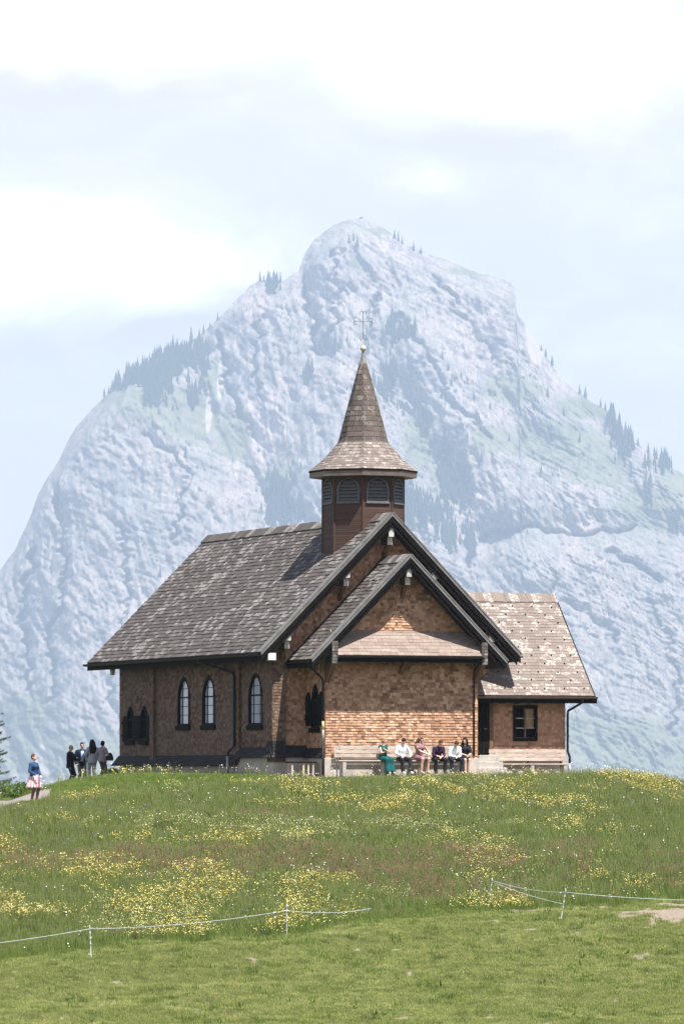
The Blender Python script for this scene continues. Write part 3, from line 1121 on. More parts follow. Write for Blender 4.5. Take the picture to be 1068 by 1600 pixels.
shingles(mb, (0, AB, 0.68), (1, 0, 0), (0, 0, 1), (0, -1, 0), 3.2, 0.125, 0.10, 0.20, aint)


def aside(t):
    z = 0.68 + t
    q = 6.95 - z
    return [(max(1.0, 4.05 - q), min(7.1, 4.05 + q))]


shingles(mb, (AX1, 0, 0.68), (0, 1, 0), (0, 0, 1), (1, 0, 0), 6.1, 0.125, 0.10, 0.20, aside)
stuffpart(mb, 'annex_wall_shingles', M_WALL, CH)

# pilasters of the nave's long wall and its clad corner
for b0, b1 in ((14.42, 14.86), (4.52, 4.92)):
    p = MB().box(-W_WALL - 0.12, -W_WALL + .05, b0, b1, 0.5, 4.9)
    po = p.build('pilaster', M_CORE, CH)
    mb = MB()
    shingles(mb, (-W_WALL - 0.12, 0, 0.6), (0, 1, 0), (0, 0, 1), (-1, 0, 0), 4.3, 0.118, 0.09, 0.2, lambda t: [(b0, b1)])
    shingles(mb, (0, b0, 0.6), (1, 0, 0), (0, 0, 1), (0, -1, 0), 4.3, 0.118, 0.09, 0.2, lambda t: [(-W_WALL - .12, -W_WALL)])
    stuffpart(mb, 'pilaster_shingles', M_SIDE, po)
p = MB().box(-W_WALL - 0.14, -W_WALL + .42, B_FRONT - 0.14, B_FRONT + .45, 0.5, 5.4)
po = p.build('corner_post', M_CORE, CH)
mb = MB()
mb2 = MB()
fl = lambda t: [(B_FRONT - .14 - 0.12 * max(0, 1 - t / 0.9), B_FRONT + .45)]
shingles(mb, (-W_WALL - 0.14, 0, 0.85), (0, 1, 0), (0, 0, 1), (-1, 0, 0), 4.4, 0.118, 0.09, 0.2, fl, v0=0.472)
shingles(mb2, (-W_WALL - 0.14, 0, 0.85), (0, 1, 0), (0, 0, 1), (-1, 0, 0), 0.472, 0.118, 0.09, 0.2, fl)
shingles(mb, (0, B_FRONT - .14, 0.85), (1, 0, 0), (0, 0, 1), (0, -1, 0), 4.4, 0.118, 0.09, 0.2, lambda t: [(-W_WALL - .14, -W_WALL + .42)], v0=0.472)
shingles(mb2, (0, B_FRONT - .14, 0.85), (1, 0, 0), (0, 0, 1), (0, -1, 0), 0.472, 0.118, 0.09, 0.2, lambda t: [(-W_WALL - .14, -W_WALL + .42)])
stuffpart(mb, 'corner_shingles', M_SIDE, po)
stuffpart(mb2, 'corner_foot_shingles', M_SLATE, po)


def skirt(b0, b1, ztop, zbot, out):
    mb = MB()
    d = Vector((-out, 0, zbot - ztop))
    L = d.length
    n = Vector((-(ztop - zbot), 0, out)).normalized()
    up = -d.normalized()
    o = Vector((-W_WALL - out, 0, zbot))
    shingles(mb, o, (0, 1, 0), up, n, L, 0.12, 0.12, 0.24, lambda t: [(b0, b1)])
    stuffpart(mb, 'skirt_shingles', M_SLATE, CH)
    c = MB().prism([(-W_WALL - out + .02, zbot), (-W_WALL + .1, zbot), (-W_WALL + .1, ztop - .02), (-W_WALL - 0.01, ztop - .02)], 'y', b0, b1)
    c.build('skirt_core', M_CORE, CH)


skirt(4.7, B_BACK + .18, 0.80, 0.38, 0.34)
skirt(B_FRONT - .1, 4.7, 1.10, 0.68, 0.30)
# skirts at the foot of the gable wall left of the porch and of the porch's side
mb = MB()
shingles(mb, (0, B_FRONT - .22, 0.68), (1, 0, 0), (0, 0.45, 1), (0, -1, 0.45), 0.5, 0.12, 0.12, 0.24, lambda t: [(-W_WALL - .2, -X_W)])
shingles(mb, (-X_W - .16, 0, 0.66), (0, 1, 0), (0.4, 0, 1), (-1, 0, 0.4), 0.42, 0.12, 0.12, 0.24, lambda t: [(X_B - .02, B_FRONT)])
stuffpart(mb, 'skirt_shingles', M_SLATE, CH)

pl = MB()
pl.box(-W_WALL - .06, -W_WALL + .4, 4.7, B_BACK, -0.7, 0.385)
pl.box(-W_WALL - .08, -W_WALL + .4, B_FRONT - .06, 4.70, -0.7, 0.69)
pl.box(-W_WALL + .4, -X_W - .05, B_FRONT - .06, B_FRONT + .4, -0.7, 0.69)
pl.box(-X_W - .05, X_W + .05, X_B - .05, B_FRONT + .5, -0.7, 0.645)
pl.box(X_W + .05, AX1 + .06, AB - .06, 7.0, -0.7, 0.66)
pl.box(W_WALL - .4, W_WALL + .05, 7.0, B_BACK, -0.7, 0.6)
pl.build('plinth', M_CONC, CH, bevel=0.012)

# --- roofs ------------------------------------------------------------------
TK = 0.20                                    # roof build-up


def gable_roof(name, w, apex, b0, b1, shing, mat, row, wmin, wmax, left=True, right=True):
    """two slabs along y, with shingles, verge boards, ridge boards"""
    t = TK * math.sqrt(2)
    mb = MB()
    mb.prism([(-w, apex - w - t), (-w, apex - w), (0, apex), (w, apex - w), (w, apex - w - t), (0, apex - t)], 'y', b0, b1)
    ro = mb.build(name, M_SOFFIT, CH)
    L = w * math.sqrt(2)
    sh = MB()
    if left:
        shingles(sh, (-w, 0, apex - w), (0, 1, 0), (S2, 0, S2), (-S2, 0, S2), L, row, wmin, wmax, lambda q: [(b0 + 0.01, b1)], 0.03)
    if right:
        shingles(sh, (w, 0, apex - w), (0, 1, 0), (-S2, 0, S2), (S2, 0, S2), L, row, wmin, wmax, lambda q: [(b0 + 0.01, b1)], 0.03)
    stuffpart(sh, 'roof_shingles', mat, ro)
    # ridge boards lapped in short lengths
    rb = MB()
    q = b0 - 0.01
    k = 0
    while q < b1:
        e = min(q + random.uniform(0.35, 0.6), b1 + .01)
        h = 0.045 + 0.012 * (k % 2)
        for s in (-1, 1):
            rb.hexa([(0, q, apex + h - .03), (0, e, apex + h - .03), (s * .34, e, apex - .34 + h), (s * .34, q, apex - .34 + h)],
                    [(0, q, apex + h + .02), (0, e, apex + h + .02), (s * .34, e, apex - .34 + h + .04), (s * .34, q, apex - .34 + h + .04)])
        q = e
        k += 1
    stuffpart(rb, 'ridge_boards', mat, ro)
    return ro


nave_roof = gable_roof('nave_roof', W_EAVE, Z_APEX, 0.0, L_ROOF, True, M_ROOF, 0.215, 0.20, 0.42)
porch_roof = gable_roof('porch_roof', E_W, E_Z, E_B, B_FRONT + 0.05, True, M_ROOF, 0.20, 0.18, 0.38)


def verge(ro, w, apex, b, depth=0.42):
    """dark barge boards in two steps on the gable, a grey weathered board on the roof's edge"""
    t = TK * math.sqrt(2)
    for s in (-1, 1):
        mb = MB()
        # outer board
        d = depth
        mb.prism([(0, apex + .02 - .10), (s * (w + .03), apex - w - .01 - .115), (s * (w + .03), apex - w - .01 - d * .8), (0, apex + .02 - d * .8)], 'y', b - .045, b - .002)
        mb.build('barge_board', M_DARK, ro)
        mb = MB()
        mb.prism([(0, apex + .05), (s * (w + .04), apex - w + .01), (s * (w + .04), apex - w - .12), (0, apex - .08)], 'y', b - .075, b - .003)
        mb.build('verge_board', M_VERGE, ro)
        mb = MB()
        mb.prism([(0, apex - .1), (s * (w - .1), apex - w + .0), (s * (w - .1), apex - w - d), (0, apex - .1 - d)], 'y', b + .0, b + .05)
        mb.build('barge_board', M_DARK, ro)
        # cover board lying on the slope
        mb = MB()
        n = Vector((s * S2, 0, S2))
        p0, p1 = Vector((0, b - .09, apex)) + n * .045, Vector((s * (w + .04), b - .09, apex - w - .04)) + n * .045
        dy = Vector((0, .30, 0))
        mb.hexa([p0, p1, p1 + dy, p0 + dy], [p0 + n * .045, p1 + n * .045, p1 + dy + n * .045, p0 + dy + n * .045])
        mb.build('verge_board', M_VERGE, ro)


verge(nave_roof, W_EAVE, Z_APEX, 0.0)
verge(porch_roof, E_W, E_Z, E_B, 0.38)


def gutter(parent, p, q, mat=None, r=0.075):
    p, q = Vector(p), Vector(q)
    d = (q - p).normalized()
    s = d.cross(Vector((0, 0, 1)))
    mb = MB()
    vs, fs = [], []
    n = 7
    for e in (p, q):
        for k in range(n):
            a = math.pi * k / (n - 1)
            for rr in (r, r - .012):
                vs.append(e + s * (math.cos(a) * rr) - Vector((0, 0, 1)) * (math.sin(a) * rr))
    for k in range(n - 1):
        i = 2 * k
        fs += [(i, i + 2, 2 * n + i + 2, 2 * n + i), (i + 1, 2 * n + i + 1, 2 * n + i + 3, i + 3)]
        fs += [(i, i + 1, i + 3, i + 2), (2 * n + i, 2 * n + i + 2, 2 * n + i + 3, 2 * n + i + 1)]
    fs += [(0, 2 * n, 2 * n + 1, 1), (2 * n - 2, 2 * n - 1, 4 * n - 1, 4 * n - 2)]
    mb.add(vs, fs)
    return mb.build('gutter', mat or M_GUT, parent)


gutter(nave_roof, (-W_EAVE - .08, 0.0, Z_APEX - W_EAVE - .06), (-W_EAVE - .08, L_ROOF + .1, Z_APEX - W_EAVE - .06), r=0.10)
gutter(nave_roof, (W_EAVE + .08, 0.0, Z_APEX - W_EAVE - .06), (W_EAVE + .08, L_ROOF, Z_APEX - W_EAVE - .06))
gutter(porch_roof, (-E_W - .06, E_B, E_Z - E_W - .06), (-E_W - .06, B_FRONT, E_Z - E_W - .06))
gutter(porch_roof, (E_W + .06, E_B, E_Z - E_W - .06), (E_W + .06, B_FRONT, E_Z - E_W - .06))
MB().box(-W_EAVE - .01, -W_EAVE + .05, 0.02, L_ROOF - .02, Z_APEX - W_EAVE - .33, Z_APEX - W_EAVE - .03).build('fascia', M_DARK, nave_roof)
MB().box(-E_W - .01, -E_W + .05, E_B + .06, B_FRONT - .02, E_Z - E_W - .31, E_Z - E_W - .03).build('fascia', M_DARK, porch_roof)


# purlins carrying the verges, with white painted ends and braces under them
def purlin(a, zc, b0, b1, brace=True, w=0.20, h=0.40):
    mb = MB().box(a - w / 2, a + w / 2, b0 + .03, b1, zc - h / 2, zc + h / 2)
    po = mb.build('purlin', M_BEAM, CH)
    e = MB().box(a - w / 2 - .012, a + w / 2 + .012, b0 - .01, b0 + .028, zc - h / 2 - .01, zc + h / 2 + .01)
    e.build('purlin_end', M_WHITE, po, bevel=0.012)
    if brace:
        k = MB().box(a - w / 2 + .01, a + w / 2 - .01, b0 + .17, b1, zc - h / 2 - .30, zc - h / 2 - .002)
        k.build('bracket', M_BEAM, po)
        e = MB().box(a - w / 2, a + w / 2, b0 + .14, b0 + .168, zc - h / 2 - .31, zc - h / 2 - .012)
        e.build('bracket_end', M_WHITE, po)
        d = MB()
        pts = [(b0 + .30, zc - h / 2 - .31), (b1, zc - h / 2 - 1.0), (b1, zc - h / 2 - .76), (b0 + .45, zc - h / 2 - .31)]
        d.prism(pts, 'x', a - w / 2 + .03, a + w / 2 - .03)
        d.build('brace', M_BEAM, po)


for a in (0, -1.85, 1.85, -4.32, 4.28):
    purlin(a, Z_APEX - abs(a) - (.30 if a else .52) - .17, 0.06, B_FRONT + .1)
purlin(0, E_Z - .62, E_B + .08, X_B + .1)

# pent roof across the porch front
PZ0, PZ1, PB = 4.62, 5.60, X_B - 0.88
pr = MB()
pr.prism([(X_B + .02, PZ1 - .1), (X_B + .02, PZ1), (PB, PZ0), (PB, PZ0 - .1)], 'x', -3.02, 3.02)
pent = pr.build('pent_roof', M_SOFFIT, CH)
mb = MB()
d = Vector((0, X_B - PB, PZ1 - PZ0))
nn = Vector((0, -d.z, d.y)).normalized()
shingles(mb, (0, PB, PZ0), (1, 0, 0), d, nn, d.length, 0.175, 0.18, 0.45, lambda t: [(-3.02, 3.02)], 0.016)
stuffpart(mb, 'pent_shingles', M_PENT, pent)
gutter(pent, (3.05, PB - .06, PZ0 - .03), (-3.05, PB - .06, PZ0 - .03), M_GUT)
MB().box(-3.02, 3.02, PB, PB + .05, PZ0 - .26, PZ0 - .11).build('fascia', M_DARK, pent)
for a in (-0.02,):
    MB().prism([(PB + .25, PZ0 - .12), (X_B, PZ0 - .75), (X_B, PZ0 - .5), (PB + .45, PZ0 - .12)], 'x', a - .09, a + .09).build('brace', M_BEAM, pent)
for s in (-1, 1):
    mb = MB().box(s * 3.14 - .11, s * 3.14 + .11, PB + .02, X_B, 4.30, 5.14)
    co = mb.build('console', M_CORE, CH)
    mb = MB()
    shingles(mb, (s * 3.14, PB + .02, 4.30), (1, 0, 0), (0, 0, 1), (0, -1, 0), 0.84, 0.118, 0.1, 0.2, lambda t: [(-.12, .12)])
    shingles(mb, (s * 3.14 - .11, 0, 4.30), (0, 1, 0), (0, 0, 1), (-1, 0, 0), 0.84, 0.118, 0.1, 0.2, lambda t: [(PB, X_B)])
    stuffpart(mb, 'console_shingles', M_ROOF, co)
    MB().prism([(PB + .08, 4.30), (X_B, 3.55), (X_B, 4.30)], 'x', s * 3.14 - .10, s * 3.14 + .10).build('brace', M_BEAM, co)

# annex roof: ridge parallel to the gable, slope towards the viewer
AE, AR, ARX = 0.2, 4.08, 8.79
AZ0, AZ1 = 3.14, 7.28
d = Vector((0, AR - AE, AZ1 - AZ0))
nn = Vector((0, -d.z, d.y)).normalized()
mb = MB()
mb.prism([(AE, AZ0 - .16), (AE, AZ0), (AR, AZ1), (2 * AR - AE, AZ0), (2 * AR - AE, AZ0 - .16), (AR, AZ1 - .22)], 'x', 3.05, ARX)
annex_roof = mb.build('annex_roof', M_SOFFIT, CH)


def an_int(t):
    z = AZ0 + t * d.normalized().z
    return [(max(3.3, Z_APEX - z - 1.3), ARX)]


mb = MB()
shingles(mb, (0, AE, AZ0), (1, 0, 0), d, nn, d.length, 0.165, 0.22, 0.5, lambda t: [(3.1, ARX)], 0.018)
d2 = Vector((0, -d.y, d.z))
shingles(mb, (0, 2 * AR - AE, AZ0), (-1, 0, 0), d2, Vector((0, d.z, d.y)), d.length, 0.165, 0.22, 0.5, lambda t: [(-ARX, -3.1)], 0.018)
stuffpart(mb, 'annex_shingles', M_ROOF2, annex_roof)
rb = MB()
q = 2.8
while q < ARX:
    e = min(q + random.uniform(.16, .24), ARX + .01)
    h = random.uniform(.03, .06)
    for s in (-1, 1):
        rb.hexa([(q, AR, AZ1 + h - .02), (e, AR, AZ1 + h - .02), (e, AR + s * .36, AZ1 - .38 + h), (q, AR + s * .36, AZ1 - .38 + h)],
                [(q, AR, AZ1 + h + .02), (e, AR, AZ1 + h + .02), (e, AR + s * .36, AZ1 - .34 + h), (q, AR + s * .36, AZ1 - .34 + h)])
    q = e
stuffpart(rb, 'ridge_boards', M_ROOF2, annex_roof)
sg = MB()
dn = d.normalized()
k = 0
t = 0.35
while t < d.length - .5:
    s = 5.0 + (k * 0.43) % 0.86
    while s < ARX - .15:
        c = Vector((s, AE, AZ0)) + dn * (t + random.uniform(-.02, .02)) + nn * .02
        sg.hexa([c + Vector((-.028, 0, 0)), c + Vector((.028, 0, 0)), c + Vector((.028, 0, 0)) + dn * .03, c + Vector((-.028, 0, 0)) + dn * .03],
                [c + Vector((-.025, 0, 0)) + nn * .045, c + Vector((.025, 0, 0)) + nn * .045, c + Vector((.025, 0, 0)) + dn * .03 + nn * .045, c + Vector((-.025, 0, 0)) + dn * .03 + nn * .045])
        s += 0.86
    t += 0.46
    k += 1
stuffpart(sg, 'snow_guards', M_DARK, annex_roof)
MB().prism([(AE - .03, AZ0 - .02), (AE - .03, AZ0 - .25), (AR, AZ1 - .25), (AR, AZ1 + .03)], 'x', ARX + .002, ARX + .05).build('barge_board', M_DARK, annex_roof)
MB().prism([(2 * AR - AE, AZ0 - .02), (2 * AR - AE, AZ0 - .25), (AR, AZ1 - .25), (AR, AZ1 + .03)], 'x', ARX + .002, ARX + .05).build('barge_board', M_DARK, annex_roof)
gutter(annex_roof, (ARX + .1, AE - .07, AZ0 - .04), (3.3, AE - .07, AZ0 - .04), M_GUTB, 0.085)
MB().box(3.3, ARX + .12, AE + .01, AE + .07, AZ0 - .30, AZ0 - .10).build('fascia', M_DARK, annex_roof)
MB().box(AX1 - .02, ARX, 0.45, 0.95, AZ0 - .05, AZ0 + .22).build('eave_beam', M_DARK, annex_roof)

# --- belfry -----------------------------------------------------------------
TB, TR = 2.97, 1.6
belfry = MB()
belfry.lathe([(TR - .06, 7.6), (TR - .06, 12.0)], (0, TB, 0), 8, R(22.5))
belf = belfry.build('belfry', M_VOID, CH)


def oct_pt(r, k):
    a = R(22.5 + 45 * k)
    return Vector((r * math.cos(a), TB + r * math.sin(a), 0))


LV_W, LV_Z0, LV_Z1 = 0.43, 10.76, 11.66


def louv_half(z):
    hs = LV_Z0 + 0.45
    if z <= hs:
        return LV_W
    q = (z - hs) / (LV_Z1 - hs)
    return LV_W * math.sqrt(max(0, 1 - q ** 2.2))


sid = MB()
post = MB()
lap = MB()
for k in range(8):
    p, q = oct_pt(TR, k), oct_pt(TR, k + 1)
    mid = (p + q) / 2
    n = (mid - Vector((0, TB, 0))).normalized()
    u = (q - p).normalized()
    hw = (q - p).length / 2

    def fint(t):
        z = 7.7 + t
        if LV_Z0 < z < LV_Z1:
            h = louv_half(z)
            return [(-hw, -h), (h, hw)]
        return [(-hw, hw)]
    shingles(sid, mid + Vector((0, 0, 7.7)), u, (0, 0, 1), n, 4.2, 0.088, 5, 6, fint, 0.012, 1.25, jit=0)
    # louvred sound opening
    fr = MB()
    zs = [LV_Z0 - .05, LV_Z0 + .45] + [LV_Z0 + .45 + (LV_Z1 - LV_Z0 - .45) * math.sin(math.pi / 2 * j / 7) for j in range(1, 8)]
    pts_o = [(-(louv_half(z) + .045), z) for z in zs[:-1]] + [(0, zs[-1] + .045)] + [((louv_half(z) + .045), z) for z in reversed(zs[:-1])]
    pts_i = [(-max(louv_half(z) - .02, 0), max(z, LV_Z0 + .02)) for z in zs[:-1]] + [(0, zs[-1] - .02)] + [(max(louv_half(z) - .02, 0), max(z, LV_Z0 + .02)) for z in reversed(zs[:-1])]
    m_ = len(pts_o)
    vs = []
    for dd in (-.03, .045):
        for a, z in pts_o + pts_i:
            vs.append(mid + u * a + n * dd + Vector((0, 0, z)))
    fs = []
    for j in range(m_):
        j2 = (j + 1) % m_
        fs += [(2 * m_ + j, 2 * m_ + j2, 3 * m_ + j2, 3 * m_ + j), (j, 2 * m_ + j, 2 * m_ + j2, j2), (m_ + j, m_ + j2, 3 * m_ + j2, 3 * m_ + j)]
    fr.add(vs, fs)
    # sill
    c = mid + Vector((0, 0, LV_Z0 - .05))
    fr.bar(c - u * (LV_W + .07) + n * .03, c + u * (LV_W + .07) + n * .03, .09, .05)
    lo = fr.build('louvre_opening', M_LOUV, CH)
    nsl = 6
    for j in range(nsl):
        z = LV_Z0 + .05 + j * (LV_Z1 - LV_Z0 - .10) / nsl
        h = min(louv_half(z + .10), louv_half(z)) - .015
        if h < .06:
            continue
        c = mid + Vector((0, 0, z))
        sl = MB()
        sl.hexa([c - u * h + n * .03, c + u * h + n * .03, c + u * h - n * .055 + Vector((0, 0, .095)), c - u * h - n * .055 + Vector((0, 0, .095))],
                [c - u * h + n * .03 + Vector((0, 0, .03)), c + u * h + n * .03 + Vector((0, 0, .03)), c + u * h - n * .055 + Vector((0, 0, .12)), c - u * h - n * .055 + Vector((0, 0, .12))])
        sl.build('slat', M_LOUV, lo)
    c = p * 1.0
    post.tube([Vector((p.x, p.y, 7.6)), Vector((p.x, p.y, 11.9))], 0.045, 6)
stuffpart(sid, 'siding', M_SIDING, belf, 'reddish brown horizontal boards of the belfry')
post.build('corner_trim', M_SIDING, belf)

# flared belfry roof and spire
R0, R1 = 2.13, 1.0
Z0, Z1, Z2 = 12.02, 13.16, 16.28
ev = MB()
ev.lathe([(R0 - .03, 11.75), (R0, 11.76), (R0, 12.0), (R0 - .05, 12.02)], (0, TB, 0), 8, R(22.5))
bell_roof = ev.build('belfry_roof', M_GUTB, CH)
ed = MB()
for k in range(8):
    p, q = oct_pt(R0 + .03, k), oct_pt(R0 + .03, k + 1)
    ed.hexa([p + Vector((0, 0, 11.96)), q + Vector((0, 0, 11.96)), oct_pt(R0 - .1, k + 1) + Vector((0, 0, 11.98)), oct_pt(R0 - .1, k) + Vector((0, 0, 11.98))],
            [p + Vector((0, 0, 12.03)), q + Vector((0, 0, 12.03)), oct_pt(R0 - .1, k + 1) + Vector((0, 0, 12.09)), oct_pt(R0 - .1, k) + Vector((0, 0, 12.09))])
ed.build('eave_edge', M_DARK, bell_roof)


def oct_shingles(parent, name, mat, prof, row, wmin, wmax, thick):
    """shingles on an eight-sided roof; prof = [(r, z), ...] from bottom to top"""
    core_, sh = MB(), MB()
    core_.lathe([(r - .02, z) for r, z in prof], (0, TB, 0), 8, R(22.5))
    c_o = core_.build(name, M_SOFFIT, parent)
    ca = math.cos(R(22.5))
    for (ra, za), (rb_, zb) in zip(prof[:-1], prof[1:]):
        for k in range(8):
            an = R(45 * (k + 1))
            n2 = Vector((math.cos(an), math.sin(an), 0))
            o = Vector((0, TB, za)) + n2 * (ra * ca)
            e = Vector((0, TB, zb)) + n2 * (rb_ * ca)
            v = e - o
            L = v.length
            u = Vector((-math.sin(an), math.cos(an), 0))
            nrm = u.cross(v).normalized()
            if nrm.dot(n2) < 0:
                nrm = -nrm
            ta = math.tan(R(22.5))
            rows = max(1, round(L / row))
            shingles(sh, o, u, v, nrm, L, L / rows, wmin, wmax, lambda t: [(-(ra + (rb_ - ra) * t / L) * ca * ta, (ra + (rb_ - ra) * t / L) * ca * ta)], thick, 1.25)
    o_ = stuffpart(sh, name + '_shingles', mat, parent)
    return c_o


oct_shingles(bell_roof, 'lower_roof', M_BELL, [(R0 + .02, Z0), (1.55, 12.50), (R1, Z1)], 0.155, 0.14, 0.30, 0.018)
spire = MB()
spire.lathe([(R1 + .03, Z1 - .02), (R1 + .03, Z1 + .02), (R1 - .05, Z1 + .03)], (0, TB, 0), 8, R(22.5))
spire_o = spire.build('spire', M_ZINC, CH)
oct_shingles(spire_o, 'spire_body', M_SPIRE, [(R1 - .01, Z1), (0.72, 14.2), (0.44, 15.23), (0.15, Z2)], 0.20, 0.14, 0.30, 0.016)
cp = MB()
cp.lathe([(0.165, Z2 - .12), (0.15, Z2), (0.085, 16.55), (0.05, 16.76), (0.04, 16.80)], (0, TB, 0), 8, R(22.5))
cp.build('lead_cap', M_ZINC, spire_o)
bl = MB()
bl.lathe([(0.02, -.125)] + [(0.125 * math.cos(R(x)), 0.125 * math.sin(R(x))) for x in range(-75, 90, 15)] + [(0.03, .13), (0.018, .30), (0.012, .36)], (0, TB, 16.90), 16)
bl.build('ball', M_BALL, spire_o, smooth=True)
cr = MB()
ct = Vector((0, TB, 0))
cx_ = Vector((math.cos(TH), -math.sin(TH), 0))       # cross faces the valley
u = Vector((1, 0, 0))
cr.tube([ct + Vector((0, 0, 17.1)), ct + Vector((0, 0, 18.36))], 0.011, 6)
cr.tube([ct - u * .34 + Vector((0, 0, 17.97)), ct + u * .34 + Vector((0, 0, 17.97))], 0.009, 6)


def scroll(c, ax, side, s=0.135):
    """the little forked curl at an arm's end: ax is outward, side across"""
    pts = []
    for j in range(9):
        a = R(-20 + 240 * j / 8)
        r = s * (0.62 - 0.03 * j)
        pts.append(c + side * (s * .62 - r * math.cos(a)) * 1.0 + ax * (r * math.sin(a)))
    cr.tube(pts, 0.010, 5)


zc = Vector((0, 0, 1))
for sgn in (-1, 1):
    scroll(ct + Vector((0, 0, 18.30)), zc, u * sgn)
    scroll(ct + Vector((0, 0, 17.30)), -zc, u * sgn)
    scroll(ct - u * .33 + Vector((0, 0, 17.97)), -u, zc * sgn)
    scroll(ct + u * .33 + Vector((0, 0, 17.97)), u, zc * sgn)
cr.build('cross', M_IRON, spire_o)


# --- windows ---------------------------------------------------------------
def lancet(P, w, z0, z1, cols, rows, parent, glass, deep=0.10, fw=0.10, name='lancet_window', split=0.5):
    """P(s, z, d): s along the wall, d outward; builds frame > panes, bars, sill"""
    hs = z0 + (z1 - z0) * 0.5
    zs = [z0, hs] + [hs + (z1 - hs) * j / 10 for j in range(1, 11)]
    po = [(-ogive_half(w, z0, z1, z), z) for z in zs] + [(ogive_half(w, z0, z1, z), z) for z in reversed(zs[:-1])]
    wi, zi1 = w - fw, z1 - fw * 1.5
    zsi = [z0 + fw, hs] + [hs + (zi1 - hs) * j / 10 for j in range(1, 11)]
    pi_ = [(-ogive_half(wi, z0, zi1 + (0), z) if z > hs else -wi, z) for z in zsi] + [((ogive_half(wi, z0, zi1, z) if z > hs else wi), z) for z in reversed(zsi[:-1])]

    def inner(z):
        hs2 = z0 + (zi1 - z0) * .5
        return wi if z <= hs else wi * math.sqrt(max(0, 1 - ((z - hs) / (zi1 - hs)) ** 1.7))
    pi_ = [(-inner(z), z) for z in zsi] + [(inner(z), z) for z in reversed(zsi[:-1])]
    m_ = len(po)
    mb = MB()
    vs = [P(a, z, dd) for dd in (-deep, .045) for a, z in po + pi_]
    fs = []
    for j in range(m_):
        j2 = (j + 1) % m_
        fs += [(2 * m_ + j, 2 * m_ + j2, 3 * m_ + j2, 3 * m_ + j), (j, 2 * m_ + j, 2 * m_ + j2, j2), (m_ + j, m_ + j2, 3 * m_ + j2, 3 * m_ + j)]
    mb.add(vs, fs)
    fo = mb.build(name, M_FRAME, parent)
    sl = MB()
    A, B = w + .06, z0
    sl.hexa([P(-A, B - .16, -.02), P(A, B - .16, -.02), P(A, B - .16, .10), P(-A, B - .16, .10)], [P(-A, B + .05, -.02), P(A, B + .05, -.02), P(A, B + .01, .13), P(-A, B + .01, .13)])
    sl.build('sill', M_FRAME, fo)
    # glazing: one pane per cell, cut to the arch
    us = [-wi + 2 * wi * j / cols for j in range(cols + 1)] if cols != 3 else [-wi, -wi * .52, wi * .52, wi]
    vz = [z0 + fw + (zi1 - z0 - fw) * j / rows for j in range(rows + 1)]
    for i in range(cols):
        for j in range(rows):
            a0, a1, b0, b1 = us[i] + .012, us[i + 1] - .012, vz[j] + .012, vz[j + 1] - .012
            top = []
            for q in range(7):
                a = a0 + (a1 - a0) * q / 6
                x = abs(a) / wi
                zt = zi1 if x < 1e-6 else hs + (zi1 - hs) * (max(0, 1 - x * x)) ** (1 / 1.7)
                top.append((a, min(b1, max(zt, b0))))
            if max(t_[1] for t_ in top) - b0 < .02:
                continue
            poly = [(a0, b0), (a1, b0)] + top[::-1]
            g_ = MB()
            n_ = len(poly)
            g_.add([P(a, z, -deep + .045) for a, z in poly] + [P(a, z, -deep + .03) for a, z in poly],
                   [tuple(range(n_)), tuple(reversed(range(n_, 2 * n_)))] + [((k + 1) % n_, k, n_ + k, n_ + (k + 1) % n_) for k in range(n_)])
            g_.build('pane', glass, fo)
    br = MB()
    for i in range(1, cols):
        zt = min(zi1, hs + (zi1 - hs) * (max(0, 1 - (us[i] / wi) ** 2)) ** (1 / 1.7))
        br.hexa([P(us[i] - .014, z0 + fw, -deep + .02), P(us[i] + .014, z0 + fw, -deep + .02), P(us[i] + .014, z0 + fw, -deep + .07), P(us[i] - .014, z0 + fw, -deep + .07)],
                [P(us[i] - .014, zt, -deep + .02), P(us[i] + .014, zt, -deep + .02), P(us[i] + .014, zt, -deep + .07), P(us[i] - .014, zt, -deep + .07)])
    for j in range(1, rows):
        h = inner(vz[j])
        th = .030 if j == rows // 2 + 1 else .012
        br.hexa([P(-h, vz[j] - th, -deep + .022), P(h, vz[j] - th, -deep + .022), P(h, vz[j] - th, -deep + .066), P(-h, vz[j] - th, -deep + .066)],
                [P(-h, vz[j] + th, -deep + .022), P(h, vz[j] + th, -deep + .022), P(h, vz[j] + th, -deep + .066), P(-h, vz[j] + th, -deep + .066)])
    br.build('glazing_bars', M_FRAME, fo)
    return fo


for c, z0, hw, zt in WIN:
    lancet(lambda s, z, dd: Vector((-W_WALL - dd, c + s, z)), hw, z0, zt, 3, 5, CH, M_GLASS)


def shutter(P, s0, s1, z0, z1, peak, parent):
    mb = MB()
    poly = [(s0, z0), (s1, z0), (s1, z1), ((s0 + s1) / 2, z1 + peak), (s0, z1)]
    n_ = len(poly)
    mb.add([P(a, z, .10) for a, z in poly] + [P(a, z, .03) for a, z in poly], [tuple(range(n_)), tuple(reversed(range(n_, 2 * n_)))] + [((k + 1) % n_, k, n_ + k, n_ + (k + 1) % n_) for k in range(n_)])
    so = mb.build('shutter', M_DARK, parent)
    for zz in (z0 + .22, z1 - .28):
        b_ = MB()
        b_.hexa([P(s0 - .03, zz, .102), P(s1 + .03, zz, .102), P(s1 + .03, zz, .13), P(s0 - .03, zz, .13)], [P(s0 - .03, zz + .1, .102), P(s1 + .03, zz + .1, .102), P(s1 + .03, zz + .1, .13), P(s0 - .03, zz + .1, .13)])
        b_.build('batten', M_DARK, so)


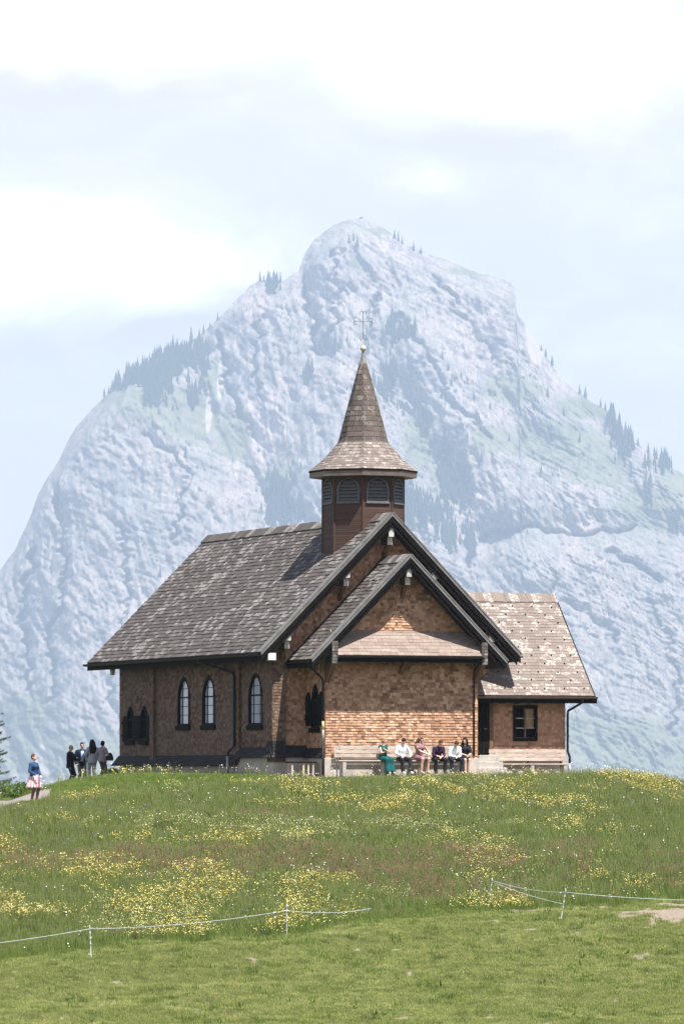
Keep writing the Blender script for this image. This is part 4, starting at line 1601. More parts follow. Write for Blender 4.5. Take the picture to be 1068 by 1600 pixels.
# twin narrow windows with open shutters at the far end of the long wall
Pw = lambda s, z, dd: Vector((-W_WALL - dd, s, z))
for c in (17.45, 15.75):
    fo = lancet(lambda s, z, dd: Vector((-W_WALL - dd - .05, c + s, z)), 0.42, 1.42, 2.86, 1, 3, CH, M_DGLASS, 0.05, 0.09, 'shuttered_window')
    for s0, s1 in ((c - .86, c - .44), (c + .44, c + .86)):
        shutter(Pw, s0, s1, 1.40, 2.42, 0.06, fo)
# the little window in the porch's side
fo = lancet(lambda s, z, dd: Vector((-X_W - dd, PW[0] + s, z)), PW[2], PW[1] + .05, PW[3], 1, 3, CH, M_DGLASS, 0.08, 0.09, 'shuttered_window')
Pp = lambda s, z, dd: Vector((-X_W - dd, s, z))
for s0, s1 in ((PW[0] - .86, PW[0] - .46), (PW[0] + .46, PW[0] + .86)):
    shutter(Pp, s0, s1, PW[1] + .15, 3.0, 0.22, fo)

# annex window: black frame, panes, mullion, curtain
aw = MB()
x0, x1, z0, z1 = 5.66, 6.59, 1.40, 2.70
for (p0, p1, q0, q1) in ((x0 - .06, x0 + .05, z0 - .06, z1 + .06), (x1 - .05, x1 + .06, z0 - .06, z1 + .06), (x0 + .05, x1 - .05, z0 - .06, z0 + .07), (x0 + .05, x1 - .05, z1 - .05, z1 + .06)):
    aw.box(p0, p1, AB - .06, AB + .10, q0, q1)
awo = aw.build('annex_window', M_FRAME, CH)
xm = (x0 + x1) / 2
M_CURT = simple_mat('old curtain', (0.30, 0.20, 0.13), 0.9, 0.5, 9.0, stretch=(6, 1, 0.2))
for i, (p0, p1) in enumerate(((x0 + .05, xm - .035), (xm + .035, x1 - .05))):
    for j in range(3):
        q0, q1 = z0 + .08 + j * .39, z0 + .08 + (j + 1) * .39 - .03
        MB().box(p0, p1, AB + .075, AB + .085, q0, q1).build('pane', M_CURT if (i == 1 and j > 0) else M_DGLASS, awo)
MB().box(xm - .035, xm + .035, AB - .03, AB + .09, z0 + .07, z1 - .05).build('mullion', M_BEAM, awo)
for j in (1, 2):
    MB().box(x0 + .05, x1 - .05, AB - .015, AB + .03, z0 + .07 + j * .39 - .02, z0 + .07 + j * .39 + .015).build('window_bar', M_PIPE, awo)

# door between porch and annex, with frame and stone steps
dr = MB().box(3.75, 4.52, B_FRONT - .06, B_FRONT - .02, 0.80, 3.0)
do = dr.build('door', M_DARK, CH)
for k in range(5):
    MB().box(3.76 + k * .152, 3.90 + k * .152, B_FRONT - .085, B_FRONT - .061, 0.84, 2.96).build('door_board', M_DARK, do)
MB().tube([(4.40, B_FRONT - .14, 1.82), (4.28, B_FRONT - .14, 1.82)], .012, 6).build('handle', M_PIPE, do)
MB().box(4.53, 4.69, B_FRONT - .10, B_FRONT + .1, 0.70, 3.05).build('door_frame', M_BEAM, CH)
for k, (q0, zt) in enumerate(((-.60, .28), (-.25, .52), (.10, .78))):
    MB().box(3.28, 4.66 - .02 * k, q0, B_FRONT - .10 + .001 * k, -.3, zt).build('step', M_STONE, CH, bevel=0.02)


# downpipes
def pipe(pts, r, mat, name='downpipe', parent=CH):
    return MB().tube(pts, r, 8).build(name, mat, parent, smooth=True)


wx = -W_WALL - .20
pipe([(-W_EAVE - .08, 6.9, 4.62), (-W_EAVE - .05, 6.85, 4.5), (wx - .02, 4.95, 4.05), (wx, 4.85, 3.9), (wx, 4.85, 1.15), (wx - .2, 4.95, .9), (wx - .22, 4.98, .72)], .055, M_GUT)
pipe([(wx - .22, 4.98, .74), (wx - .22, 4.98, -.2)], .065, M_PIPE)
pipe([(-E_W - .06, E_B + .25, 4.36), (-E_W - .04, E_B + .27, 4.2), (-X_W - .2, X_B - .02, 3.78), (-X_W - .12, X_B - .06, 3.65), (-X_W - .12, X_B - .06, 2.05)], .045, M_GUT)
pipe([(-X_W - .12, X_B - .06, 2.07), (-X_W - .12, X_B - .06, 1.75)], .05, simple_mat('yellow tape', (0.55, 0.45, 0.16), 0.6, 0.1))
pipe([(-X_W - .12, X_B - .06, 1.76), (-X_W - .12, X_B - .06, 1.2)], .045, M_PIPE)
pipe([(-X_W - .12, X_B - .06, 1.22), (-X_W - .12, X_B - .06, -.2)], .048, M_GUT)
pipe([(3.08, PB - .06, PZ0 - .08), (3.05, X_B - .10, 4.1), (3.03, X_B - .07, 3.95), (3.03, X_B - .07, .75)], .035, M_GUT)
pipe([(8.25, AE - .07, AZ0 - .10), (8.24, AE, AZ0 - .28), (AX1 + .08, AB - .12, 2.55), (AX1 + .06, AB - .12, 2.4), (AX1 + .06, AB - .12, .95), (AX1 + .15, AB - .12, .72), (AX1 + .15, AB - .12, .45)], .048, M_GUT)
pipe([(AX1 + .15, AB - .12, .46), (AX1 + .15, AB - .12, -.3)], .055, M_PIPE)
# flood lamp under the verge and hanging lantern
fl = MB().box(-5.20, -4.85, -0.02, .16, 4.42, 4.72)
fo = fl.build('flood_lamp', M_WHITE, CH, bevel=.02)
MB().box(-5.17, -4.88, -.03, -.021, 4.45, 4.69).build('lamp_glass', glass_mat('lamp glass', (0.6, 0.62, 0.62)), fo)
MB().tube([(-5.02, .07, 4.72), (-5.02, .07, 4.98)], .02, 6).build('bracket', M_IRON, fo)
la = MB()
lx, ly, lz = -4.72, 19.35, 4.25
la.lathe([(.05, .36), (.19, .30), (.20, .27), (.15, .26)], (lx, ly, lz), 6)
la.tube([(lx, ly, lz + .36), (lx, ly, lz + .75)], .018, 6)
la.lathe([(.10, -.02), (.11, .0), (.09, .01)], (lx, ly, lz), 6)
lo = la.build('lantern', M_IRON, CH)
MB().lathe([(.095, .01), (.14, .26)], (lx, ly, lz), 6).build('lantern_glass', glass_mat('lantern glass', (0.5, 0.52, 0.5)), lo)


# ------------------------------------------------------------------ benches and small things by the wall
def chl(a, b, z=0.0):
    x, y = to_world(a, b)
    return (x, y, z)


def bench(a0, a1, b, label, seat_z, back_boards, zg=0.03, legs=3, stone_end=False):
    e = empty('bench', chl((a0 + a1) / 2, b, zg), TH)
    tag(e, label, 'bench')
    h = (a1 - a0) / 2
    for k in range(2):
        MB().box(-h, h, -.22 + k * .20, -.04 + k * .20, seat_z - .05, seat_z).build('seat_board', M_BENCH, e, bevel=.008)
    for k in range(back_boards):
        z = seat_z + .10 + k * .16
        MB().box(-h, h, .25 + .03 * k, .29 + .03 * k, z, z + .135).build('back_board', M_BENCH, e, bevel=.008)
    for k in range(legs):
        x = -h + .25 + (2 * h - .5) * k / (legs - 1)
        MB().box(x - .07, x + .07, -.20, .16, -.1, seat_z - .051).build('leg', M_STONE, e, bevel=.01)
        MB().bar((x, .24, seat_z - .15), (x, .27 + .03 * back_boards, seat_z + .06 + .16 * back_boards), .05, .05).build('back_post', M_DARK, e)
    return e


bench(-2.94, 2.68, -1.52, 'long bleached wooden bench with people on it against the sunlit front wall', 0.54, 3, legs=4)
bench(4.45, 7.78, 0.42, 'empty bleached wooden bench below the annex window', 0.42, 3, legs=3)

e = empty('low_table', chl(-3.95, -.35, 0.02), TH)
tag(e, 'low dark wooden slatted stand beside the shaded porch wall', 'stand')
for k in range(3):
    MB().box(-.55, .55, -.26 + k * .18, -.11 + k * .18, .44, .49).build('top_board', M_DARK, e)
for x in (-.45, .02, .22, .42):
    MB().box(x - .035, x + .035, -.22, -.15, -.05, .438).build('leg', M_BENCH, e)
    MB().box(x - .035, x + .035, .12, .19, -.05, .438).build('leg', M_BENCH, e)


def rock(name, loc, r, label, seed, sq=(1, 1, .6)):
    bm = bmesh.new()
    bmesh.ops.create_icosphere(bm, subdivisions=3, radius=r)
    rr = random.Random(seed)
    o3 = (rr.random() * 9, rr.random() * 9)
    for v in bm.verts:
        c = v.co.normalized()
        f = 1 + .28 * float(fbm(np.array([c.x * 1.6 + o3[0]]), np.array([c.y * 1.6 + c.z * 1.3 + o3[1]]), 3)[0])
        v.co = Vector((c.x * r * f * sq[0], c.y * r * f * sq[1], c.z * r * f * sq[2]))
    me = bpy.data.meshes.new(name)
    bm.to_mesh(me)
    bm.free()
    me.materials.append(M_STONE)
    o = link(bpy.data.objects.new(name, me))
    o.location = loc
    tag(o, label, 'stone', 'stones lying at the foot of the annex')
    return o


for i, (a, b, r) in enumerate(((4.4, -.75, .20), (4.9, -.25, .16), (5.5, .0, .17), (6.05, -.05, .15), (6.6, -.02, .16), (7.1, 0.0, .14))):
    rock('stone', chl(a, b, .05), r, ('pale stone lying against the foot of the door steps', 'pale stone under the left end of the empty bench', 'pale stone left of the middle leg under the empty bench', 'pale stone beside the middle leg of the empty bench',
                                     'pale stone right of the middle leg of the empty bench', 'pale stone near the right end of the empty bench')[i], i)

# ------------------------------------------------------------------ people
def skin_mat():
    m, t, b = mat_new('skin')
    tc = N(t, 'ShaderNodeTexCoord')
    n = noisen(t, tc.outputs['Object'], 14, 3, 0.5)
    t.links.new(mixc(t, n, (0.50, 0.30, 0.22), (0.60, 0.38, 0.29)), b.inputs['Base Color'])
    b.inputs['Roughness'].default_value = 0.55
    b.inputs['Subsurface Weight'].default_value = 0.0
    return m


M_SKIN = skin_mat()
_cloth = {}


def cloth(name, col, var=0.18, scale=18.0):
    if name not in _cloth:
        _cloth[name] = simple_mat(name, col, 0.85, var, scale, bump=0.25, spec=0.15)
    return _cloth[name]


def capsule(mb, p, q, r0, r1, seg=10):
    p, q = Vector(p), Vector(q)
    d = q - p
    L = d.length
    if L < 1e-6:
        d = Vector((0, 0, 1))
    d.normalize()
    pts, rad = [], []
    for a in (-80, -50, -20):
        pts.append(p + d * (r0 * math.sin(R(a))))
        rad.append(r0 * math.cos(R(a)))
    pts.append(p)
    rad.append(r0)
    pts.append(q)
    rad.append(r1)
    for a in (20, 50, 80):
        pts.append(q + d * (r1 * math.sin(R(a))))
        rad.append(r1 * math.cos(R(a)))
    mb.tube(pts, rad, seg)


def chain(mb, pts, rad, seg=10):
    for i in range(len(pts) - 1):
        capsule(mb, pts[i], pts[i + 1], rad[i], rad[i + 1], seg)


def ellipsoid(mb, c, rx, ry, rz, M=None, seg=14, rings=9):
    vs, fs = [], []
    c = Vector(c)
    for i in range(rings + 1):
        th = math.pi * i / rings
        for k in range(seg):
            a = 2 * math.pi * k / seg
            v = Vector((rx * math.sin(th) * math.cos(a), ry * math.sin(th) * math.sin(a), -rz * math.cos(th)))
            if M:
                v = M @ v
            vs.append(c + v)
    for i in range(rings):
        for k in range(seg):
            k2 = (k + 1) % seg
            fs.append((i * seg + k, i * seg + k2, (i + 1) * seg + k2, (i + 1) * seg + k))
    mb.add(vs, fs)


def loft(mb, rings):
    """closed loft through rings of equal point count (fan caps)"""
    n = len(rings[0])
    vs = [p for r in rings for p in r]
    fs = []
    for i in range(len(rings) - 1):
        for k in range(n):
            k2 = (k + 1) % n
            fs.append((i * n + k, i * n + k2, (i + 1) * n + k2, (i + 1) * n + k))
    fs.append(tuple(reversed(range(n))))
    fs.append(tuple((len(rings) - 1) * n + k for k in range(n)))
    mb.add(vs, fs)


def fused(mb, name, mat, parent, voxel, ratio=0.4):
    """melts overlapping forms into one continuous smooth surface"""
    me = mb.mesh(name)
    tmp = bpy.data.objects.new(name + '_tmp', me)
    COL.objects.link(tmp)
    r = tmp.modifiers.new('r', 'REMESH')
    r.mode = 'VOXEL'
    r.voxel_size = voxel
    s = tmp.modifiers.new('s', 'SMOOTH')
    s.factor = 0.5
    s.iterations = 2
    d = tmp.modifiers.new('d', 'DECIMATE')
    d.ratio = ratio
    dg = bpy.context.evaluated_depsgraph_get()
    me2 = bpy.data.meshes.new_from_object(tmp.evaluated_get(dg))
    bpy.data.objects.remove(tmp)
    bpy.data.meshes.remove(me)
    me2.name = name
    me2.materials.clear()
    me2.materials.append(mat)
    me2.polygons.foreach_set('use_smooth', [True] * len(me2.polygons))
    o = bpy.data.objects.new(name, me2)
    return link(o, parent)


def ik(a, c, l1, l2, hint):
    """middle joint of a two-bone limb"""
    a, c = Vector(a), Vector(c)
    d = c - a
    L = min(d.length, (l1 + l2) * 0.995)
    dn = d.normalized()
    x = (l1 * l1 - l2 * l2 + L * L) / (2 * L)
    h = math.sqrt(max(l1 * l1 - x * x, 0))
    hp = Vector(hint) - dn * Vector(hint).dot(dn)
    hp.normalize()
    return a + dn * x + hp * h


def person(label, loc, rz, pose, look, size=1.0):
    """facing local -y. pose: seated/standing joints; look: clothing"""
    e = empty('person', loc, rz)
    e.scale = (size, size, size)
    tag(e, label, 'person', look.get('group'))
    fem = look.get('fem', False)
    sw = 0.165 if fem else 0.195
    V = Vector
    seated = pose['kind'] == 'sit'
    hz = pose.get('hip', 0.60 if seated else 0.93)
    hip = V((0, 0, hz))
    lean = R(pose.get('lean', 0))
    Rl = Matrix.Rotation(lean, 3, 'X')              # positive leans forward (towards -y)
    waist = hip + Rl @ V((0, 0, .17))
    chest = hip + Rl @ V((0, -.01, .34))
    base = hip + Rl @ V((0, .01, .50))
    lean2 = lean * 0.6 + R(pose.get('nod', 0))
    Rh = Matrix.Rotation(R(pose.get('turn', 0)), 3, 'Z') @ Matrix.Rotation(lean2, 3, 'X')
    head = base + Matrix.Rotation(lean * .8, 3, 'X') @ V((0, -.015, .06)) + Rh @ V((0, -.02, .135))
    sh = [base + Rl @ V((s * sw, 0, -.055)) for s in (-1, 1)]
    hj = [hip + V((s * .095, 0, -.02)) for s in (-1, 1)]
    if seated:
        kn = [V((s * pose.get('knee', .12), -.43, hz - .06)) for s in (-1, 1)]
        fo = pose.get('feet', (-.40, -.40))
        an = [V((s * pose.get('ankle', .11), fo[i], .085)) for i, s in enumerate((-1, 1))]
    else:
        st = pose.get('stance', ((-.10, .02), (.10, -.03)))
        an = [V((x, y, .09)) for x, y in st]
        kn = [ik(hj[i], an[i], .435, .43, (0, -1, 0)) for i in range(2)]
    hands = [V(h) for h in pose['hands']]
    hint = pose.get('elbow', ((-.7, .6, -.3), (.7, .6, -.3)))
    el = [ik(sh[i], hands[i], .285, .265, hint[i]) for i in range(2)]
    for i in range(2):
        d = hands[i] - el[i]
        if d.length > .27:
            hands[i] = el[i] + d.normalized() * .265
    # ---- the body: one continuous figure
    mb = MB()
    k = 0.92 if fem else 1.0

    def torso(mb, g):
        def ring(c, rx, ry, M):
            return [c + M @ V((rx * math.cos(a), ry * math.sin(a), 0)) for a in [2 * math.pi * j / 16 for j in range(16)]]
        I = Matrix.Rotation(lean * .3, 3, 'X')
        hw = .175 if fem else .165
        loft(mb, [ring(hip + V((0, 0, -.10)), hw - .03 + g, .105 + g, I), ring(hip, hw + g, .125 + g, I), ring(waist, (.128 if fem else .150) + g, .105 + g, Rl),
                  ring(chest, .155 * k + g, .118 + g, Rl), ring(base + Rl @ V((0, 0, -.07)), .165 * k + g, .10 + g, Rl), ring(base + Rl @ V((0, 0, -.01)), .085 + g, .065 + g, Rl)])
        for s in (-1, 1):
            capsule(mb, base + Rl @ V((s * .06, 0, -.045)), base + Rl @ V((s * (sw - .01), 0, -.065)), .055 + g, .058 + g)
        if fem:
            for s in (-1, 1):
                ellipsoid(mb, chest + Rl @ V((s * .07, -.09, .02)), .065 + g, .06 + g, .065 + g, Rl)

    def legs(mb, g, frac=1.0, calf=0):
        for i in range(2):
            chain(mb, [hj[i], kn[i]], [.088 * k + .005 + g, .060 + g])
            if frac > .5:
                e_ = kn[i].lerp(an[i], min(1, (frac - .5) * 2))
                m_ = kn[i].lerp(e_, .38) + V((0, .018, 0))
                chain(mb, [kn[i], m_, e_], [.060 + g, .056 + g, (.042 if frac >= .98 else .048) + g + calf])

    def arms(mb, g, frac=1.0):
        for i in range(2):
            if frac <= .5:
                chain(mb, [sh[i], sh[i].lerp(el[i], frac * 2)], [.055 * k + g, .048 * k + g])
            else:
                chain(mb, [sh[i], el[i]], [.054 * k + g, .043 * k + g])
                chain(mb, [el[i], el[i].lerp(hands[i], (frac - .5) * 2)], [.043 * k + g, .033 * k + g])

    torso(mb, 0)
    legs(mb, 0)
    arms(mb, 0)
    capsule(mb, base + Rl @ V((0, 0, -.04)), head + Rh @ V((0, .02, -.07)), .055 * k, .050 * k)
    # head: skull, jaw, nose, ears
    ellipsoid(mb, head + Rh @ V((0, .012, .03)), .076, .096, .092, Rh)
    ellipsoid(mb, head + Rh @ V((0, -.022, -.045)), .058, .068, .068, Rh)
    capsule(mb, head + Rh @ V((0, -.088, .015)), head + Rh @ V((0, -.108, -.022)), .010, .015, 8)
    for s in (-1, 1):
        ellipsoid(mb, head + Rh @ V((s * .078, .01, -.005)), .012, .022, .032, Rh, 8, 6)
        capsule(mb, head + Rh @ V((s * .015, -.082, .034)), head + Rh @ V((s * .05, -.072, .034)), .009, .009, 6)
    # hands with five fingers
    for i, s in enumerate((-1, 1)):
        d = (hands[i] - el[i]).normalized()
        inner = V((-s, 0, 0)) - d * (V((-s, 0, 0)).dot(d))
        if inner.length < .1:
            inner = V((0, -1, 0)) - d * d.y * -1
        inner.normalize()
        pn_ = d.cross(inner).normalized()
        palm = hands[i] + d * .045
        for w in (-.022, 0, .022):
            capsule(mb, hands[i] + inner * w * .7, palm + d * .03 + inner * w, .017, .016, 8)
        curl = inner * .3 if not seated else pn_ * .3
        for f_, (w, L) in enumerate(((-.031, .058), (-.011, .075), (.010, .080), (.030, .072))):
            p0 = palm + d * .035 + inner * w
            p1 = p0 + (d * .85 + curl).normalized() * L * .55
            p2 = p1 + (d * .5 + curl * 2).normalized() * L * .45
            chain(mb, [p0, p1, p2], [.0095, .009, .0075], 6)
        t0 = hands[i] + d * .02 + inner * .028
        t1 = t0 + (d * .6 + inner * .8).normalized() * .042
        chain(mb, [t0, t1, t1 + d * .032], [.012, .0105, .009], 6)
    # bare feet inside the shoes
    for i in range(2):
        capsule(mb, an[i] + V((0, .02, -.045)), an[i] + V((0, -.13, -.055)), .034, .028, 8)
    fused(mb, 'body', M_SKIN, e, .011, .35)
    for s in (-1, 1):
        ey = MB()
        ellipsoid(ey, head + Rh @ V((s * .032, -.081, .018)), .012, .007, .007, Rh, 8, 6)
        ey.build('eye', cloth('eye dark', (0.03, 0.025, 0.02), 0.1), e, smooth=True)
    mo = MB()
    ellipsoid(mo, head + Rh @ V((0, -.088, -.055)), .024, .007, .006, Rh, 8, 6)
    mo.build('mouth', cloth('lips', (0.36, 0.13, 0.11), 0.1), e, smooth=True)
    # ---- clothing
    for gname, kind, mat in look['wear']:
        mb = MB()
        vox, ratio = .013, .4
        if kind == 'top':
            torso(mb, .016)
            arms(mb, .016, look.get('sleeve', .95))
            capsule(mb, base + Rl @ V((0, 0, -.03)), base + Rl @ V((0, 0, .015)), .062 * k, .060 * k)
        elif kind == 'jacket':
            torso(mb, .032)
            arms(mb, .027, .96)
            for a in (0,):
                def ring(c, rx, ry):
                    return [c + V((rx * math.cos(q), ry * math.sin(q), 0)) for q in [2 * math.pi * j / 18 for j in range(18)]]
                L = look.get('hem', .16)
                loft(mb, [ring(hip + V((0, .01, -L)), .205, .165), ring(hip + V((0, .01, 0)), .20, .158), ring(waist, .175 * k, .14)])
            capsule(mb, base + Rl @ V((0, .02, -.03)), base + Rl @ V((0, .02, .03)), .070 * k, .062 * k)
        elif kind == 'vest':
            torso(mb, .016)
        elif kind == 'trousers':
            g = look.get('loose', .018)
            def ring(c, rx, ry):
                return [c + V((rx * math.cos(q), ry * math.sin(q), 0)) for q in [2 * math.pi * j / 16 for j in range(16)]]
            loft(mb, [ring(hip + V((0, 0, -.12)), .15, .12), ring(hip, .185 if fem else .175, .14), ring(hip + V((0, 0, .09)), .155, .122)])
            legs(mb, g, .97, look.get('flare', .012))
        elif kind == 'tights':
            legs(mb, .006)
        elif kind == 'skirt':
            zt, zb, r1 = hip.z + .12, look['skirt_z'], look['skirt_r']
            n_ = 48
            rings = []
            for j in range(8):
                q = j / 7
                z = zt + (zb - zt) * q
                r = .135 + (r1 - .135) * q ** .75
                pl_ = .10 * q
                rings.append([V((r * (1 + pl_ * math.cos(14 * a)) * math.cos(a), r * .86 * (1 + pl_ * math.cos(14 * a)) * math.sin(a) + .01, z)) for a in [2 * math.pi * i_ / n_ for i_ in range(n_)]])
            loft(mb, rings)
            me_ = mb.build(gname, mat, e, smooth=True)
            continue
        elif kind == 'dress_lap':
            torso(mb, .017)
            for i in range(2):
                chain(mb, [hj[i], hj[i].lerp(kn[i], .82)], [.112, .088])
            chain(mb, [(hj[0] + hj[1]) / 2, ((hj[0] + hj[1]) / 2).lerp((kn[0] + kn[1]) / 2, .8)], [.115, .075])
            if look.get('sleeve', 0) > 0:
                arms(mb, .013, look['sleeve'])
        elif kind == 'shoes':
            vox = .011
            for i in range(2):
                capsule(mb, an[i] + V((0, .03, -.045)), an[i] + V((0, -.14, -.052)), .046, .038, 10)
                capsule(mb, an[i] + V((0, .01, -.01)), an[i] + V((0, -.05, -.04)), .045, .042, 8)
                mb.box(an[i].x - .04, an[i].x + .04, an[i].y - .175, an[i].y + .07, .0, .022)
        elif kind == 'hair_short':
            vox = .012
            ellipsoid(mb, head + Rh @ V((0, .022, .048)), .086, .102, .088, Rh)
            ellipsoid(mb, head + Rh @ V((0, .055, .0)), .076, .062, .075, Rh)
        elif kind == 'hair_bald':
            vox = .010
            ellipsoid(mb, head + Rh @ V((0, .05, -.005)), .083, .066, .060, Rh)
        elif kind == 'hair_bob':
            vox = .012
            ellipsoid(mb, head + Rh @ V((0, .025, .045)), .092, .105, .094, Rh)
            ellipsoid(mb, head + Rh @ V((0, .05, -.03)), .092, .075, .085, Rh)
        elif kind == 'hair_long':
            vox = .013
            ellipsoid(mb, head + Rh @ V((0, .025, .045)), .092, .106, .094, Rh)
            L = look.get('hair_len', .30)
            for s in (-1, 0, 1):
                chain(mb, [head + Rh @ V((s * .055, .055, 0)), base + Rl @ V((s * .085, .085, .02)), base + Rl @ V((s * .09, .115, .06 - L))], [.065, .068, .035])
            if look.get('hair_front'):
                for s in (-1, 1):
                    chain(mb, [head + Rh @ V((s * .078, -.005, .02)), base + Rl @ V((s * .095, -.05, .0)), base + Rl @ V((s * .095, -.10, -.16))], [.030, .038, .020])
        elif kind == 'shirt_front':
            # the lighter shirt showing between open lapels
            rings = []
            for z_, w_, y_ in ((.02, .055, -.135), (.20, .062, -.155), (.36, .070, -.160), (.47, .060, -.125)):
                c = hip + Rl @ V((0, y_ - .02, z_))
                rings.append([c + V((w_ * math.cos(a), .03 * math.sin(a), 0)) for a in [2 * math.pi * j / 10 for j in range(10)]])
            loft(mb, rings)
            mb.build(gname, mat, e, smooth=True)
            continue
        elif kind == 'lapels':
            continue
        fused(mb, gname, mat, e, vox, ratio)
    return e


# the six on the long bench -------------------------------------------------
BLACK, NAVY = cloth('black trousers', (0.016, 0.016, 0.019)), cloth('navy trousers', (0.018, 0.022, 0.035))
WHITE_S = cloth('white shirt', (0.74, 0.75, 0.78), 0.06)
WSHOE = cloth('white shoes', (0.72, 0.71, 0.69), 0.08)
DSHOE = cloth('dark shoes', (0.03, 0.025, 0.022), 0.1)
NUDE = cloth('beige shoes', (0.48, 0.37, 0.29), 0.1)
HB, HD, HF, HL = cloth('brown hair', (0.075, 0.042, 0.024), 0.35, 40), cloth('dark hair', (0.022, 0.015, 0.012), 0.35, 40), cloth('fair hair', (0.32, 0.21, 0.11), 0.3, 40), cloth('light brown hair', (0.19, 0.115, 0.065), 0.3, 40)
GB = 'people sitting on the long bench'
clasp = [(-.045, -.40, .66), (.035, -.41, .65)]
TEAL = cloth('teal jumpsuit', (0.008, 0.075, 0.075), 0.2)
SEAT_B = -1.58


def sit(a, label, pose, look, rz=0, size=1.0):
    look['group'] = GB
    x, y = to_world(a, SEAT_B)
    return person(label, (x, y, .045), TH + R(rz), dict(kind='sit', **pose), look, size)


sit(-1.02, 'fair-haired woman in a long teal outfit, leftmost on the long bench, arms folded', dict(lean=2, turn=55, nod=0, hands=[(.06, -.20, .88), (-.07, -.22, .93)], elbow=((-1, .1, -.5), (1, .1, -.5)), feet=(-.46, -.50), knee=.10, ankle=.09),
    dict(fem=True, wear=[('jumpsuit_top', 'vest', TEAL), ('jumpsuit_legs', 'trousers', TEAL), ('shoes', 'shoes', NUDE), ('hair', 'hair_bob', HF)], loose=.04, flare=.05), rz=12)
sit(-.27, 'man in a white shirt and black trousers with bright white shoes, head bowed', dict(lean=10, nod=32, turn=8, hands=[(-.16, -.36, .70), (.26, -.30, .72)], feet=(-.44, -.58), knee=.17, ankle=.14),
    dict(wear=[('shirt', 'top', WHITE_S), ('trousers', 'trousers', BLACK), ('shoes', 'shoes', WSHOE), ('hair', 'hair_short', HD)]), rz=4)
MAUVE = cloth('mauve patterned dress', (0.22, 0.115, 0.13), 0.65, 30)
sit(.47, 'woman in a sleeveless mauve dress with bare legs and long light brown hair', dict(lean=8, nod=8, turn=35, hands=[(.10, -.38, .72), (.26, -.30, .78)], feet=(-.36, -.36), knee=.14, ankle=.15),
    dict(fem=True, wear=[('dress', 'dress_lap', MAUVE), ('shoes', 'shoes', NUDE), ('hair', 'hair_long', HL)], hair_len=.22, sleeve=0), rz=14, size=1.06)
PLUM = cloth('plum shirt', (0.040, 0.018, 0.042))
sit(1.22, 'man in a dark plum shirt leaning forward with clasped hands', dict(lean=28, nod=20, turn=12, hands=clasp, feet=(-.36, -.38), knee=.20, ankle=.19),
    dict(wear=[('shirt', 'top', PLUM), ('trousers', 'trousers', BLACK), ('shoes', 'shoes', DSHOE), ('hair', 'hair_short', HB)], sleeve=.72))
sit(1.90, 'man in a white shirt and navy trousers hunched forward, hands clasped between his knees', dict(lean=32, nod=30, turn=-4, hands=clasp, feet=(-.36, -.40), knee=.21, ankle=.20),
    dict(wear=[('shirt', 'top', WHITE_S), ('trousers', 'trousers', NAVY), ('shoes', 'shoes', NUDE), ('hair', 'hair_short', HB)]))
BDRESS = cloth('black dress', (0.014, 0.014, 0.018))
sit(2.42, 'woman in a black dress with long dark hair and bare legs, rightmost on the bench', dict(lean=4, nod=14, turn=-28, hands=[(-.04, -.32, .72), (.07, -.33, .71)], feet=(-.42, -.48), knee=.09, ankle=.08),
    dict(fem=True, wear=[('dress', 'dress_lap', BDRESS), ('shoes', 'shoes', NUDE), ('hair', 'hair_long', HD)], hair_len=.26, hair_front=True, sleeve=.5), rz=-10)


# the group at the chapel's far corner and the woman on the path -------------
def stand(px, Y, label, pose, look, rz, size=1.0, group='people talking by the chapel corner', dz=0.0):
    look['group'] = group
    x = (px - 534) / 8000 * Y
    return person(label, (x, Y, gz(x, Y) + dz), R(rz), dict(kind='stand', **pose), look, size)


BSUIT = cloth('black suit', (0.013, 0.013, 0.017))
stand(110, 218.3, 'bald man in a black suit standing at the left of the talking group', dict(nod=4, hands=[(-.22, -.06, .84), (.10, -.40, 1.10)], elbow=((-.4, .8, -.2), (.5, .7, -.6))),
      dict(wear=[('jacket', 'jacket', BSUIT), ('trousers', 'trousers', BSUIT), ('shoes', 'shoes', DSHOE), ('hair', 'hair_bald', cloth('grey hair', (0.12, 0.11, 0.10)))]), rz=72, size=1.03, dz=.08)
GREY = cloth('grey trousers', (0.20, 0.185, 0.165))
NAVJ = cloth('navy jacket', (0.014, 0.019, 0.034))
stand(128, 219.6, 'tall man with open navy jacket over a light blue shirt, grey trousers', dict(nod=6, hands=[(-.24, -.10, .88), (.20, -.22, .98)]),
      dict(wear=[('jacket', 'jacket', NAVJ), ('shirt', 'shirt_front', cloth('light blue shirt', (0.34, 0.48, 0.72), 0.08)), ('trousers', 'trousers', GREY), ('shoes', 'shoes', DSHOE), ('hair', 'hair_short', HD)]), rz=10, size=1.06, dz=.05)
PALE = cloth('pale grey trouser suit', (0.42, 0.43, 0.46), 0.1)
stand(144, 218.2, 'woman in a pale grey trouser suit with long dark hair, back turned', dict(hands=[(-.20, -.12, .90), (.21, -.10, .90)]),
      dict(fem=True, wear=[('jacket', 'jacket', PALE), ('trousers', 'trousers', PALE), ('shoes', 'shoes', DSHOE), ('hair', 'hair_long', HD)], hair_len=.30), rz=195, size=1.04, dz=.05)
MAUVEJ = cloth('mauve grey jacket', (0.30, 0.27, 0.30), 0.1)
wg = stand(160, 217.6, 'woman in a mauve grey jacket with short dark hair carrying a brown shoulder bag', dict(nod=8, hands=[(-.18, -.22, .98), (.22, -.02, .90)]),
           dict(fem=True, wear=[('jacket', 'jacket', MAUVEJ), ('trousers', 'trousers', cloth('taupe trousers', (0.13, 0.11, 0.11))), ('shoes', 'shoes', DSHOE), ('hair', 'hair_bob', HD)], hem=.12), rz=150, size=.95, dz=.05)


